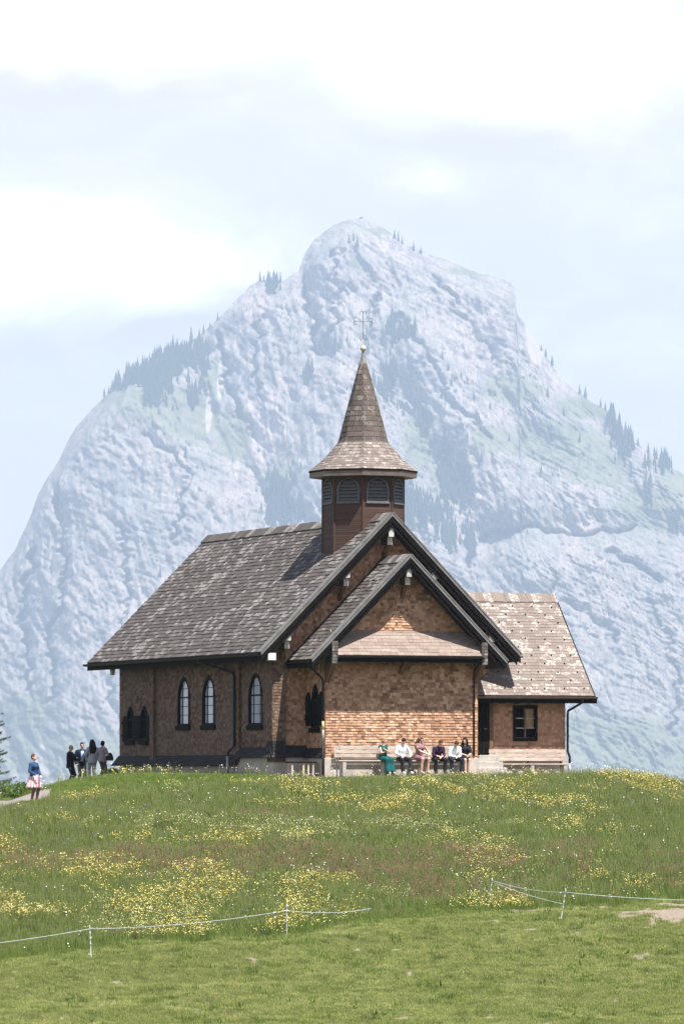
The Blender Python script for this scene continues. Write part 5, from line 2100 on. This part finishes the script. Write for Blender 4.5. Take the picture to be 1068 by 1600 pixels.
def shoulder_bag(px, Y, z):
    x = (px - 534) / 8000 * Y
    e = empty('shoulder_bag', (x, Y, z), R(-20))
    tag(e, 'brown leather bag hanging from the shoulder of the short-haired woman', 'bag')
    mb = MB()
    rings = []
    for zz, w, dd in ((0, .15, .05), (.05, .19, .07), (.18, .17, .06), (.30, .11, .035), (.34, .07, .02)):
        rings.append([Vector((w * math.cos(a), dd * math.sin(a), zz)) for a in [2 * math.pi * j / 16 for j in range(16)]])
    loft(mb, rings)
    bm_ = cloth('brown leather', (0.045, 0.028, 0.022))
    mb.build('pouch', bm_, e, smooth=True)
    MB().tube([(-.09, 0, .30), (-.17, 0, .48), (-.25, .02, .62), (-.22, .04, .60)], .012, 6).build('strap', bm_, e, smooth=True)


shoulder_bag(171, 217.5, gz((171 - 534) / 8000 * 217.5, 217.5) + .82)


def stripe_mat():
    m, t, b = mat_new('pink striped cloth')
    tc = N(t, 'ShaderNodeTexCoord')
    sep = N(t, 'ShaderNodeSeparateXYZ')
    t.links.new(tc.outputs['Object'], sep.inputs[0])
    an = mathn(t, 'ARCTAN2', sep.outputs[1], sep.outputs[0])
    w = mathn(t, 'SINE', mathn(t, 'MULTIPLY', an, 14.0))
    c = mixc(t, rampn(t, mathn(t, 'MULTIPLY_ADD', w, .5, .5), [(0.35, 0.0), (0.65, 1.0)]), (0.62, 0.21, 0.25), (0.78, 0.58, 0.57))
    t.links.new(c, b.inputs['Base Color'])
    b.inputs['Roughness'].default_value = 0.85
    return m


stand(53, 188.4, 'woman in a blue cardigan and pink striped pleated skirt standing on the gravel path', dict(nod=-8, turn=12, hands=[(-.16, -.24, .98), (.06, -.30, .96)], elbow=((-.6, .9, -.3), (.6, .9, -.3)), stance=((-.08, .03), (.10, -.05))),
      dict(fem=True, wear=[('tights', 'tights', cloth('brown tights', (0.16, 0.085, 0.06))), ('cardigan', 'top', cloth('blue cardigan', (0.022, 0.055, 0.125))), ('skirt', 'skirt', stripe_mat()), ('shoes', 'shoes', cloth('brown shoes', (0.14, 0.07, 0.045))), ('hair', 'hair_short', HB)],
           skirt_z=.50, skirt_r=.30, sleeve=.97), rz=48, size=1.0, group='woman on the path', dz=.02)

# ------------------------------------------------------------------ electric fences
M_POST = simple_mat('white plastic', (0.62, 0.62, 0.60), 0.5, 0.1, 10)
M_WIRE = simple_mat('white and blue rope', (0.55, 0.63, 0.66), 0.6, 0.15, 60)


def fence(label, posts, wires):
    c = posts[0]
    e = empty('electric_fence', (c[0], c[1], gz(c[0], c[1])))
    tag(e, label, 'fence')
    tops = []
    for x, y, h, lx, ly in posts:
        z = gz(x, y)
        o = Vector((x - c[0], y - c[1], z - gz(c[0], c[1])))
        d = Vector((lx, ly, 1)).normalized()
        mb = MB()
        s = Vector((1, 0, 0))
        mb.bar(o - d * .2, o + d * h, .030, .022)
        mb.bar(o + d * h, o + d * (h + .04), .05, .03)
        po = mb.build('post', M_POST, e, bevel=.003)
        for k in range(4):
            q = o + d * (h * (.45 + .17 * k))
            MB().bar(q + Vector((.012, -.01, 0)), q + Vector((.012, -.055, .01)), .018, .03).build('clip', M_POST, po)
        b = MB()
        b.tube([o + d * .12 + Vector((-.09, -.01, 0)), o + d * .12 + Vector((.02, -.01, 0))], .01, 6)
        b.build('foot_tread', M_POST, po)
        tops.append((o, d, h))
    for pts in wires:
        P = [Vector((x - c[0], y - c[1], z - gz(c[0], c[1]))) for x, y, z in pts]
        MB().tube(P, .0058, 6).build('wire', M_WIRE, e, smooth=True)


def sag(p, q, s, n=14):
    p, q = Vector(p), Vector(q)
    return [p.lerp(q, t) - Vector((0, 0, s * 4 * t * (1 - t))) for t in [k / n for k in range(n + 1)]]


def ptop(p, f=1.0):
    x, y, h, lx, ly = p
    d = Vector((lx, ly, 1)).normalized()
    return Vector((x, y, gz(x, y))) + d * h * f + Vector((.012, -.04, 0))


F1 = [(-7.52, 153.7, .95, -.05, 0), (-1.71, 158.9, .90, .0, 0)]
lft = (-13.5, 150.6, gz(-13.5, 150.6) + .72)
rgt = (0.9, 161.0, gz(0.9, 161.0) + .42)
fence('white electric fence wire on two short posts along the lower left edge of the meadow', F1,
      [sag(lft, ptop(F1[0], .93), .10) + sag(ptop(F1[0], .93), ptop(F1[1], .82), .12)[1:] + sag(ptop(F1[1], .82), rgt, .10)[1:]])
F2 = [(4.72, 164.5, .95, .10, 0), (6.86, 160.7, 1.02, .15, 0)]
r2 = (13.8, 161.2, gz(13.8, 161.2) + .60)
fence('electric fence with two leaning white posts beside the bare earth on the right', F2,
      [sag(ptop(F2[0], .95), ptop(F2[1], .92), .10) + sag(ptop(F2[1], .92), r2, .12)[1:], sag(ptop(F2[0], .90), ptop(F2[1], .55), .06)])


# ------------------------------------------------------------------ trees at the left edge
def leaf_mat(name, c0, c1, trans=0.25):
    m, t, b = mat_new(name)
    geo = N(t, 'ShaderNodeNewGeometry')
    c = mixc(t, geo.outputs['Random Per Island'], c0, c1)
    t.links.new(c, b.inputs['Base Color'])
    b.inputs['Roughness'].default_value = 0.6
    b.inputs['Specular IOR Level'].default_value = 0.25
    tr = N(t, 'ShaderNodeBsdfTranslucent')
    t.links.new(mixc(t, 0.5, c, (c1[0] * 1.5, c1[1] * 1.5, c1[2])), tr.inputs['Color'])
    mx = N(t, 'ShaderNodeMixShader')
    mx.inputs[0].default_value = trans
    t.links.new(b.outputs[0], mx.inputs[1])
    t.links.new(tr.outputs[0], mx.inputs[2])
    t.links.new(mx.outputs[0], t.nodes['Material Output'].inputs['Surface'])
    return m


M_BARK = simple_mat('bark', (0.10, 0.075, 0.055), 0.9, 0.3, 6, bump=0.4)
M_NEEDLE = leaf_mat('spruce needles', (0.022, 0.040, 0.018), (0.060, 0.085, 0.038), 0.12)
M_LEAF = leaf_mat('bush leaves', (0.055, 0.105, 0.025), (0.13, 0.20, 0.05), 0.3)
M_LEAF2 = leaf_mat('dark bush leaves', (0.025, 0.050, 0.018), (0.06, 0.10, 0.035), 0.2)


def near_spruce():
    x, y = -15.6, 214.0
    z = gz(x, y) - .1
    e = empty('spruce_tree', (x, y, z))
    tag(e, 'dark green spruce with drooping branches cut by the left edge', 'tree')
    H = 8.2
    MB().tube([(0, 0, -.3), (0.03, 0, H * .5), (0, 0, H)], [.17, .11, .02], 9).build('trunk', M_BARK, e)
    rnd = random.Random(21)
    fol, wood = MB(), MB()
    zz = .7
    while zz < H - .2:
        q = 1 - zz / H
        L0 = .25 + 2.35 * q ** .85
        for k in range(rnd.randint(6, 8)):
            a = rnd.uniform(0, 2 * math.pi)
            L = L0 * rnd.uniform(.75, 1.1)
            d = Vector((math.cos(a), math.sin(a), 0))
            up = rnd.uniform(-.30, -.10)
            pts = [Vector((0, 0, zz)) + d * (L * t) + Vector((0, 0, L * (up * t + .28 * t * t))) for t in (0, .25, .5, .75, 1)]
            wood.tube(pts, [.028, .022, .016, .011, .005], 5)
            side = Vector((-d.y, d.x, 0))
            n_ = int(10 + L * 13)
            for j in range(n_):
                t = .15 + .85 * j / n_
                c = pts[0].lerp(pts[-1], t)
                c.z = zz + L * (up * t + .28 * t * t)
                for s in (-1, 1):
                    ln = (.10 + .34 * (1 - t) * min(1, L)) * rnd.uniform(.6, 1.2)
                    v = (side * s * rnd.uniform(.6, 1) + d * rnd.uniform(.3, .8) + Vector((0, 0, rnd.uniform(-.55, -.05)))).normalized() * ln
                    w = Vector((0, 0, 1)).cross(v).normalized() * rnd.uniform(.018, .04)
                    dn_ = Vector((0, 0, -rnd.uniform(.01, .05)))
                    fol.add([c - w * .5, c + v * .5 - w + dn_, c + v, c + v * .5 + w + dn_, c + w * .5], [(0, 1, 2, 3, 4)])
        zz += rnd.uniform(.16, .24)
    wood.build('branches', M_BARK, e)
    o = fol.build('crown', M_NEEDLE, e, fixn=False)


near_spruce()


def bush(x, y, w, h, label, mat, seed, z=None):
    z = gz(x, y) - .1 if z is None else z
    e = empty('bush', (x, y, z))
    tag(e, label, 'bush')
    rnd = random.Random(seed)
    stem, fol = MB(), MB()
    tips = []
    for k in range(26):
        a = rnd.uniform(0, 2 * math.pi)
        r = w * rnd.random() ** .6
        t = Vector((r * math.cos(a), r * math.sin(a), h * rnd.uniform(.35, 1.0) * (1 - .45 * (r / w) ** 2)))
        stem.tube([(0.05 * math.cos(a), .05 * math.sin(a), -.2), t * .5 + Vector((0, 0, .15 * h)), t], [.025, .016, .006], 5)
        tips.append(t)
    for t in tips:
        for j in range(85):
            c = t + Vector((rnd.gauss(0, .2), rnd.gauss(0, .2), rnd.gauss(-.08, .2))) * min(1.2, h * .6)
            v = Vector((rnd.gauss(0, 1), rnd.gauss(0, 1), rnd.gauss(.2, .7))).normalized() * rnd.uniform(.05, .10)
            s = v.cross(Vector((rnd.gauss(0, 1), rnd.gauss(0, 1), rnd.gauss(0, 1)))).normalized() * v.length * .45
            fol.add([c, c + v * .5 + s, c + v, c + v * .5 - s], [(0, 1, 2, 3)])
    stem.build('stems', M_BARK, e)
    fol.build('foliage', mat, e, fixn=False)


def bush_px(px, Y, w, top, label, mat, seed):
    x = (px - 534) / 8000 * Y
    z = gz(x, Y) - .1
    bush(x, Y, w, CAM_Z + (1215 - top) / 8000 * Y - z, label, mat, seed, z)


bush_px(6, 202.0, .55, 1226, 'low light green bush at the left edge below the spruce', M_LEAF, 1)
bush_px(25, 204.0, .42, 1221, 'bright green rounded bush left of the woman on the path', M_LEAF, 2)
bush_px(41, 207.0, .34, 1225, 'dark green bush just behind the woman on the path', M_LEAF2, 3)
bush_px(63, 209.0, .24, 1234, 'small dark bush tip right of the woman on the path', M_LEAF2, 4)
bush(-9.62, 214.6, .20, .55, 'small green weed bush at the chapel corner', M_LEAF, 5)


# ------------------------------------------------------------------ grass and flowers
def blade(mb, rnd, base, h, lean, w, mat=0):
    a = rnd.uniform(0, 2 * math.pi)
    d = Vector((math.cos(a), math.sin(a), 0))
    s = Vector((-d.y, d.x, 0)) * w
    b = Vector(base)
    m_ = b + Vector((0, 0, h * .55)) + d * (lean * h * .3)
    t = b + Vector((0, 0, h)) + d * (lean * h)
    mb.add([b - s, b + s, m_ + s * .7, m_ - s * .7, t], [(0, 1, 2, 3), (3, 2, 4)], mat)


def tuft(name, n, rad, hmin, hmax, lean, w, mats, seed, heads=None):
    """heads: (count, kind, hmin, hmax, size) — flower or seed heads on thin stalks"""
    rnd = random.Random(seed)
    mb = MB()
    for _ in range(n):
        a, r = rnd.uniform(0, 2 * math.pi), rad * math.sqrt(rnd.random())
        blade(mb, rnd, (r * math.cos(a), r * math.sin(a), -.03), rnd.uniform(hmin, hmax), rnd.uniform(.05, lean), w * rnd.uniform(.7, 1.3))
    if heads:
        cnt, kind, h0, h1, size = heads
        for _ in range(cnt):
            a, r = rnd.uniform(0, 2 * math.pi), rad * math.sqrt(rnd.random())
            h = rnd.uniform(h0, h1)
            b = Vector((r * math.cos(a), r * math.sin(a), -.02))
            t = b + Vector((rnd.gauss(0, .05), rnd.gauss(0, .05), h))
            s = Vector((.0025, 0, 0))
            mb.add([b - s, b + s, t + s, t - s], [(0, 1, 2, 3)])
            if kind == 'flower':
                n_ = Vector((rnd.gauss(0, .45), rnd.gauss(0, .45) - .35, 1)).normalized()
                u_ = n_.orthogonal().normalized()
                v_ = n_.cross(u_)
                ring = [t + (u_ * math.cos(2 * math.pi * k / 6) + v_ * math.sin(2 * math.pi * k / 6)) * size + n_ * size * .35 for k in range(6)]
                mb.add([t] + ring, [(0, k + 1, (k + 1) % 6 + 1) for k in range(6)], 1)
            else:
                for k in range(5):
                    q = b.lerp(t, .68 + .08 * k)
                    aa = rnd.uniform(0, 6.28)
                    o_ = Vector((math.cos(aa), math.sin(aa), .6)) * size
                    mb.add([q, q + o_ + Vector((0, 0, size)), q + Vector((0, 0, size * 2.4))], [(0, 1, 2)], 1)
    me = mb.mesh(name, fixn=False)
    for m in mats:
        me.materials.append(m)
    return bpy.data.objects.new(name, me)        # kept out of the scene: only scattered


def grass_mat(name, c0, c1, c2, patch=0.22, trans=0.35):
    """per-tuft tone, plus patches of greener and drier sward"""
    m, t, b = mat_new(name)
    oi = N(t, 'ShaderNodeObjectInfo')
    rnd = oi.outputs['Random']
    n = noisen(t, oi.outputs['Location'], patch, 5, 0.62)
    c = mixc(t, rnd, c0, c1)
    c = mixc(t, rampn(t, n, [(0.38, 0.0), (0.62, 1.0)]), c, c2)
    fine = noisen(t, oi.outputs['Location'], 1.7, 4, 0.7)
    c = mixc(t, rampn(t, fine, [(0.34, 0.75), (0.50, 0.0)]), c, (c0[0] * .62, c0[1] * .62, c0[2] * .7))
    c = mixc(t, rampn(t, fine, [(0.56, 0.0), (0.70, 0.65)]), c, (c1[0] * 1.08, c1[1] * 1.0, c1[2] * 1.1))
    t.links.new(c, b.inputs['Base Color'])
    b.inputs['Roughness'].default_value = 0.6
    b.inputs['Specular IOR Level'].default_value = 0.2
    tr = N(t, 'ShaderNodeBsdfTranslucent')
    t.links.new(c, tr.inputs['Color'])
    mx = N(t, 'ShaderNodeMixShader')
    mx.inputs[0].default_value = trans
    t.links.new(b.outputs[0], mx.inputs[1])
    t.links.new(tr.outputs[0], mx.inputs[2])
    t.links.new(mx.outputs[0], t.nodes['Material Output'].inputs['Surface'])
    return m


def petal_mat(name, c0, c1):
    m, t, b = mat_new(name)
    oi = N(t, 'ShaderNodeObjectInfo')
    t.links.new(mixc(t, oi.outputs['Random'], c0, c1), b.inputs['Base Color'])
    b.inputs['Roughness'].default_value = 0.6
    return m


G_MEADOW = grass_mat('meadow grass', (0.086, 0.145, 0.028), (0.23, 0.29, 0.068), (0.15, 0.21, 0.042))
G_SHORT = grass_mat('pasture grass', (0.160, 0.205, 0.052), (0.45, 0.46, 0.165), (0.225, 0.26, 0.070), 0.35)
G_SORREL = grass_mat('reddish seeding grass', (0.14, 0.125, 0.055), (0.21, 0.16, 0.085), (0.15, 0.14, 0.06))
G_STRAW = grass_mat('dry thatch', (0.17, 0.145, 0.075), (0.30, 0.25, 0.14), (0.22, 0.19, 0.09))
P_SORREL = petal_mat('sorrel heads', (0.20, 0.105, 0.07), (0.30, 0.19, 0.12))
P_YEL = petal_mat('buttercup yellow', (0.60, 0.46, 0.08), (0.70, 0.60, 0.22))
P_CREAM = petal_mat('pale yellow rattle', (0.60, 0.55, 0.22), (0.70, 0.66, 0.34))
P_WHITE = petal_mat('white petals', (0.74, 0.74, 0.70), (0.80, 0.80, 0.78))
P_SEED = petal_mat('grass seed heads', (0.17, 0.175, 0.07), (0.27, 0.26, 0.12))
P_BLUE = petal_mat('violet petals', (0.16, 0.12, 0.36), (0.24, 0.18, 0.46))


def scatter(name, X, Y, protos, smin, smax, label, cat, sink=0.0, zs=1.0):
    me = bpy.data.meshes.new(name)
    Z = ground(X, Y) - sink
    me.vertices.add(len(X))
    me.vertices.foreach_set('co', np.stack([X, Y, Z], -1).astype(np.float32).reshape(-1))
    me.update()
    o = link(bpy.data.objects.new(name, me))
    ng = bpy.data.node_groups.new(name + ' scatter', 'GeometryNodeTree')
    ng.interface.new_socket('Geometry', in_out='INPUT', socket_type='NodeSocketGeometry')
    ng.interface.new_socket('Geometry', in_out='OUTPUT', socket_type='NodeSocketGeometry')
    gi, go = ng.nodes.new('NodeGroupInput'), ng.nodes.new('NodeGroupOutput')
    m2p = ng.nodes.new('GeometryNodeMeshToPoints')
    iop = ng.nodes.new('GeometryNodeInstanceOnPoints')
    jn = ng.nodes.new('GeometryNodeJoinGeometry')
    for p in protos:
        oi = ng.nodes.new('GeometryNodeObjectInfo')
        oi.inputs['Object'].default_value = p
        oi.inputs['As Instance'].default_value = True
        ng.links.new(oi.outputs['Geometry'], jn.inputs[0])
    rs = ng.nodes.new('FunctionNodeRandomValue')
    rs.data_type = 'FLOAT'
    rs.inputs[2].default_value, rs.inputs[3].default_value = smin, smax
    rr = ng.nodes.new('FunctionNodeRandomValue')
    rr.data_type = 'FLOAT'
    rr.inputs[2].default_value, rr.inputs[3].default_value = 0, 6.283
    rr.inputs['Seed'].default_value = 5
    cx = ng.nodes.new('ShaderNodeCombineXYZ')
    ng.links.new(rr.outputs[1], cx.inputs[2])
    ng.links.new(gi.outputs[0], m2p.inputs[0])
    ng.links.new(m2p.outputs[0], iop.inputs['Points'])
    ng.links.new(jn.outputs[0], iop.inputs['Instance'])
    iop.inputs['Pick Instance'].default_value = True
    ng.links.new(cx.outputs[0], iop.inputs['Rotation'])
    ng.links.new(rs.outputs[1], iop.inputs['Scale'])
    ng.links.new(iop.outputs[0], go.inputs[0])
    md = o.modifiers.new('scatter', 'NODES')
    md.node_group = ng
    tag(o, label, cat, kind='stuff')
    return o


def field(n, x0=-19, x1=19, y0=138, y1=222):
    X = RNG.uniform(x0, x1, n)
    Y = RNG.uniform(y0, y1, n)
    a, b = to_local(X, Y)
    inside = ((a > -5.0) & (a < 8.5) & (b > -2.45) & (b < 19.4)) | ((np.abs(a) < 3.4) & (b > -2.75) & (b < 0))
    inside |= path_dist(X, Y) < 0.82
    keep = ~inside
    return X[keep], Y[keep]


def flower_fields():
    # --- pasture
    X, Y = field(150000, y1=172)
    k = (Y < bound_y(X) + 1.6 * RNG.random(len(X))) & (soil_mask(X, Y) < .30 + .3 * RNG.random(len(X)))
    X, Y = X[k], Y[k]
    pr = [tuft('pasture_tuft', 26, .13, .035, .10, .8, .0045, [G_SHORT], s) for s in (1, 2, 3)]
    scatter('pasture_grass', X, Y, pr, .7, 1.35, 'short grazed bright green grass below the fence', 'grass')
    # rougher clumps the cattle left standing
    X, Y = field(9000, y1=172)
    c = fbm(X * .8 + 7, Y * .6, 3)
    k = (Y < bound_y(X)) & (c > .15) & (soil_mask(X, Y) < .3)
    pr = [tuft('rank_tuft', 30, .14, .09, .20, .6, .006, [G_MEADOW], s) for s in (4, 5)]
    scatter('rank_grass', X[k], Y[k], pr, .6, 1.5, 'darker rank clumps left standing in the pasture', 'grass')
    X, Y = field(16000, y1=172)
    c = fbm(X * .7 + 27, Y * .55 + 9, 4)
    k = (Y < bound_y(X) + .4) & (c > .22 + .3 * RNG.random(len(X)))
    pr = [tuft('straw_tuft', 16, .16, .02, .07, 1.6, .005, [G_STRAW], s) for s in (31, 32)]
    scatter('dry_thatch', X[k], Y[k], pr, .7, 1.4, 'patches of dry brownish thatch in the pasture', 'grass')
    # --- meadow
    X, Y = field(125000, y0=150)
    k = (Y > bound_y(X) + RNG.normal(.2, .7, len(X))) & (Y < 221) & (soil_mask(X, Y) < .42)
    X, Y = X[k], Y[k]
    a, b = to_local(X, Y)
    near = (b > -6.0) | (path_dist(X, Y) < 1.6) | (Y - bound_y(X) < 2.6 * RNG.random(len(X)))
    pr = [tuft('meadow_tuft', 20, .17, .14, .36, .55, .0048, [G_MEADOW, P_SEED], s, (3, 'seed', .28, .46, .012)) for s in (6, 7, 8)]
    scatter('meadow_grass', X[~near], Y[~near], pr, .65, 1.25, 'tall green flowering meadow grass covering the hillside', 'grass')
    pr = [tuft('yard_tuft', 22, .15, .07, .19, .7, .005, [G_MEADOW], s) for s in (9, 10)]
    scatter('trodden_grass', X[near], Y[near], pr, .65, 1.2, 'shorter trodden grass round the chapel and the path', 'grass')
    # reddish sorrel belts across the middle
    X, Y = field(22000, y0=152, y1=196)
    belt = np.exp(-(((Y - (172.5 - .12 * X)) / 5.0) ** 2)) * (.55 + .45 * np.exp(-(((X - 1.5) / 8) ** 2)))
    m = belt * 1.1 + .75 * fbm(X * .22 + 3, Y * .16, 4)
    k = (Y > bound_y(X) + .3) & (m > .45 + .5 * RNG.random(len(X)))
    pr = [tuft('sorrel_tuft', 9, .16, .20, .38, .4, .0042, [G_SORREL, P_SORREL], s, (6, 'seed', .32, .55, .016)) for s in (11, 12, 13)]
    scatter('sorrel', X[k], Y[k], pr, .7, 1.2, 'reddish brown sorrel and seeding grasses across the middle of the meadow', 'grass')
    # yellow flowers in drifts
    X, Y = field(80000, y0=150, y1=214)
    base = fbm(X * .30 - 8, Y * .20 + 2, 4)
    drift = .70 * np.exp(-(((X + 5.0) / 7.0) ** 2 + ((Y - 166) / 6.5) ** 2)) + .62 * np.exp(-(((X - 2.8) / 3.8) ** 2 + ((Y - 187.5) / 3.2) ** 2)) + .35 * np.exp(-(((X - 11.5) / 2.6) ** 2 + ((Y - 194) / 4) ** 2)) \
        + .15 * np.exp(-(((X + 8.5) / 3.5) ** 2 + ((Y - 196) / 6) ** 2)) + .35 * np.exp(-(((X - 6.5) / 4) ** 2 + ((Y - 190) / 3) ** 2))
    m = base * .85 + drift + .13
    a, b = to_local(X, Y)
    near = (b > -5.0) | (path_dist(X, Y) < 1.6)
    k = (Y > bound_y(X) + .2) & (m > .34 + .5 * RNG.random(len(X))) & (~near | (RNG.random(len(X)) < .22))
    pr = [tuft('buttercup', 4, .12, .15, .30, .5, .004, [G_MEADOW, P_YEL], s, (7, 'flower', .24, .44, .0165)) for s in (14, 15, 16)]
    scatter('buttercups', X[k], Y[k], pr, .75, 1.15, 'yellow buttercups drifting through the meadow', 'flowers')
    X, Y = field(45000, y0=150, y1=196)
    m = fbm(X * .25 + 18, Y * .2 - 6, 4) * .8 + .95 * np.exp(-(((X - 0.0) / 7.0) ** 2 + ((Y - 180.5) / 1.9) ** 2)) + .7 * np.exp(-(((X + 6) / 6) ** 2 + ((Y - 161) / 4) ** 2))
    k = (Y > bound_y(X) + .2) & (m > .5 + .3 * RNG.random(len(X)))
    pr = [tuft('rattle', 4, .12, .15, .30, .5, .004, [G_MEADOW, P_CREAM], s, (7, 'flower', .20, .38, .014)) for s in (17, 18)]
    scatter('yellow_rattle', X[k], Y[k], pr, .75, 1.15, 'pale creamy yellow flowers in bands through the meadow', 'flowers')
    # white daisies, sparse
    X, Y = field(3600, y0=150, y1=212)
    m = fbm(X * .35 + 31, Y * .3, 3)
    k = (Y > bound_y(X)) & ((m > .32) | (RNG.random(len(X)) < .10))
    pr = [tuft('daisy', 2, .08, .12, .25, .5, .004, [G_MEADOW, P_WHITE], s, (3, 'flower', .25, .48, .019)) for s in (19, 20)]
    scatter('daisies', X[k], Y[k], pr, .8, 1.2, 'scattered white daisies in the meadow', 'flowers')
    X, Y = field(500, y0=152, y1=190)
    k = (Y > bound_y(X)) & (fbm(X * .3 + 51, Y * .3, 2) > .25)
    pr = [tuft('bellflower', 3, .08, .12, .25, .5, .004, [G_MEADOW, P_BLUE], s, (4, 'flower', .22, .38, .020)) for s in (22,)]
    scatter('bellflowers', X[k], Y[k], pr, .8, 1.2, 'few violet flowers in the meadow', 'flowers')
    # broad-leaved dock plants by the bare earth and in the pasture
    X, Y = field(900, y0=140, y1=172)
    k = (Y < bound_y(X) + 1.5) & (fbm(X * .5 + 71, Y * .5, 3) > .30)
    pr = [tuft('dock', 12, .10, .10, .24, 1.3, .024, [G_MEADOW], s) for s in (23, 24)]
    scatter('dock_plants', X[k], Y[k], pr, .6, 1.2, 'broad-leaved dock plants near the fence', 'plants')


flower_fields()
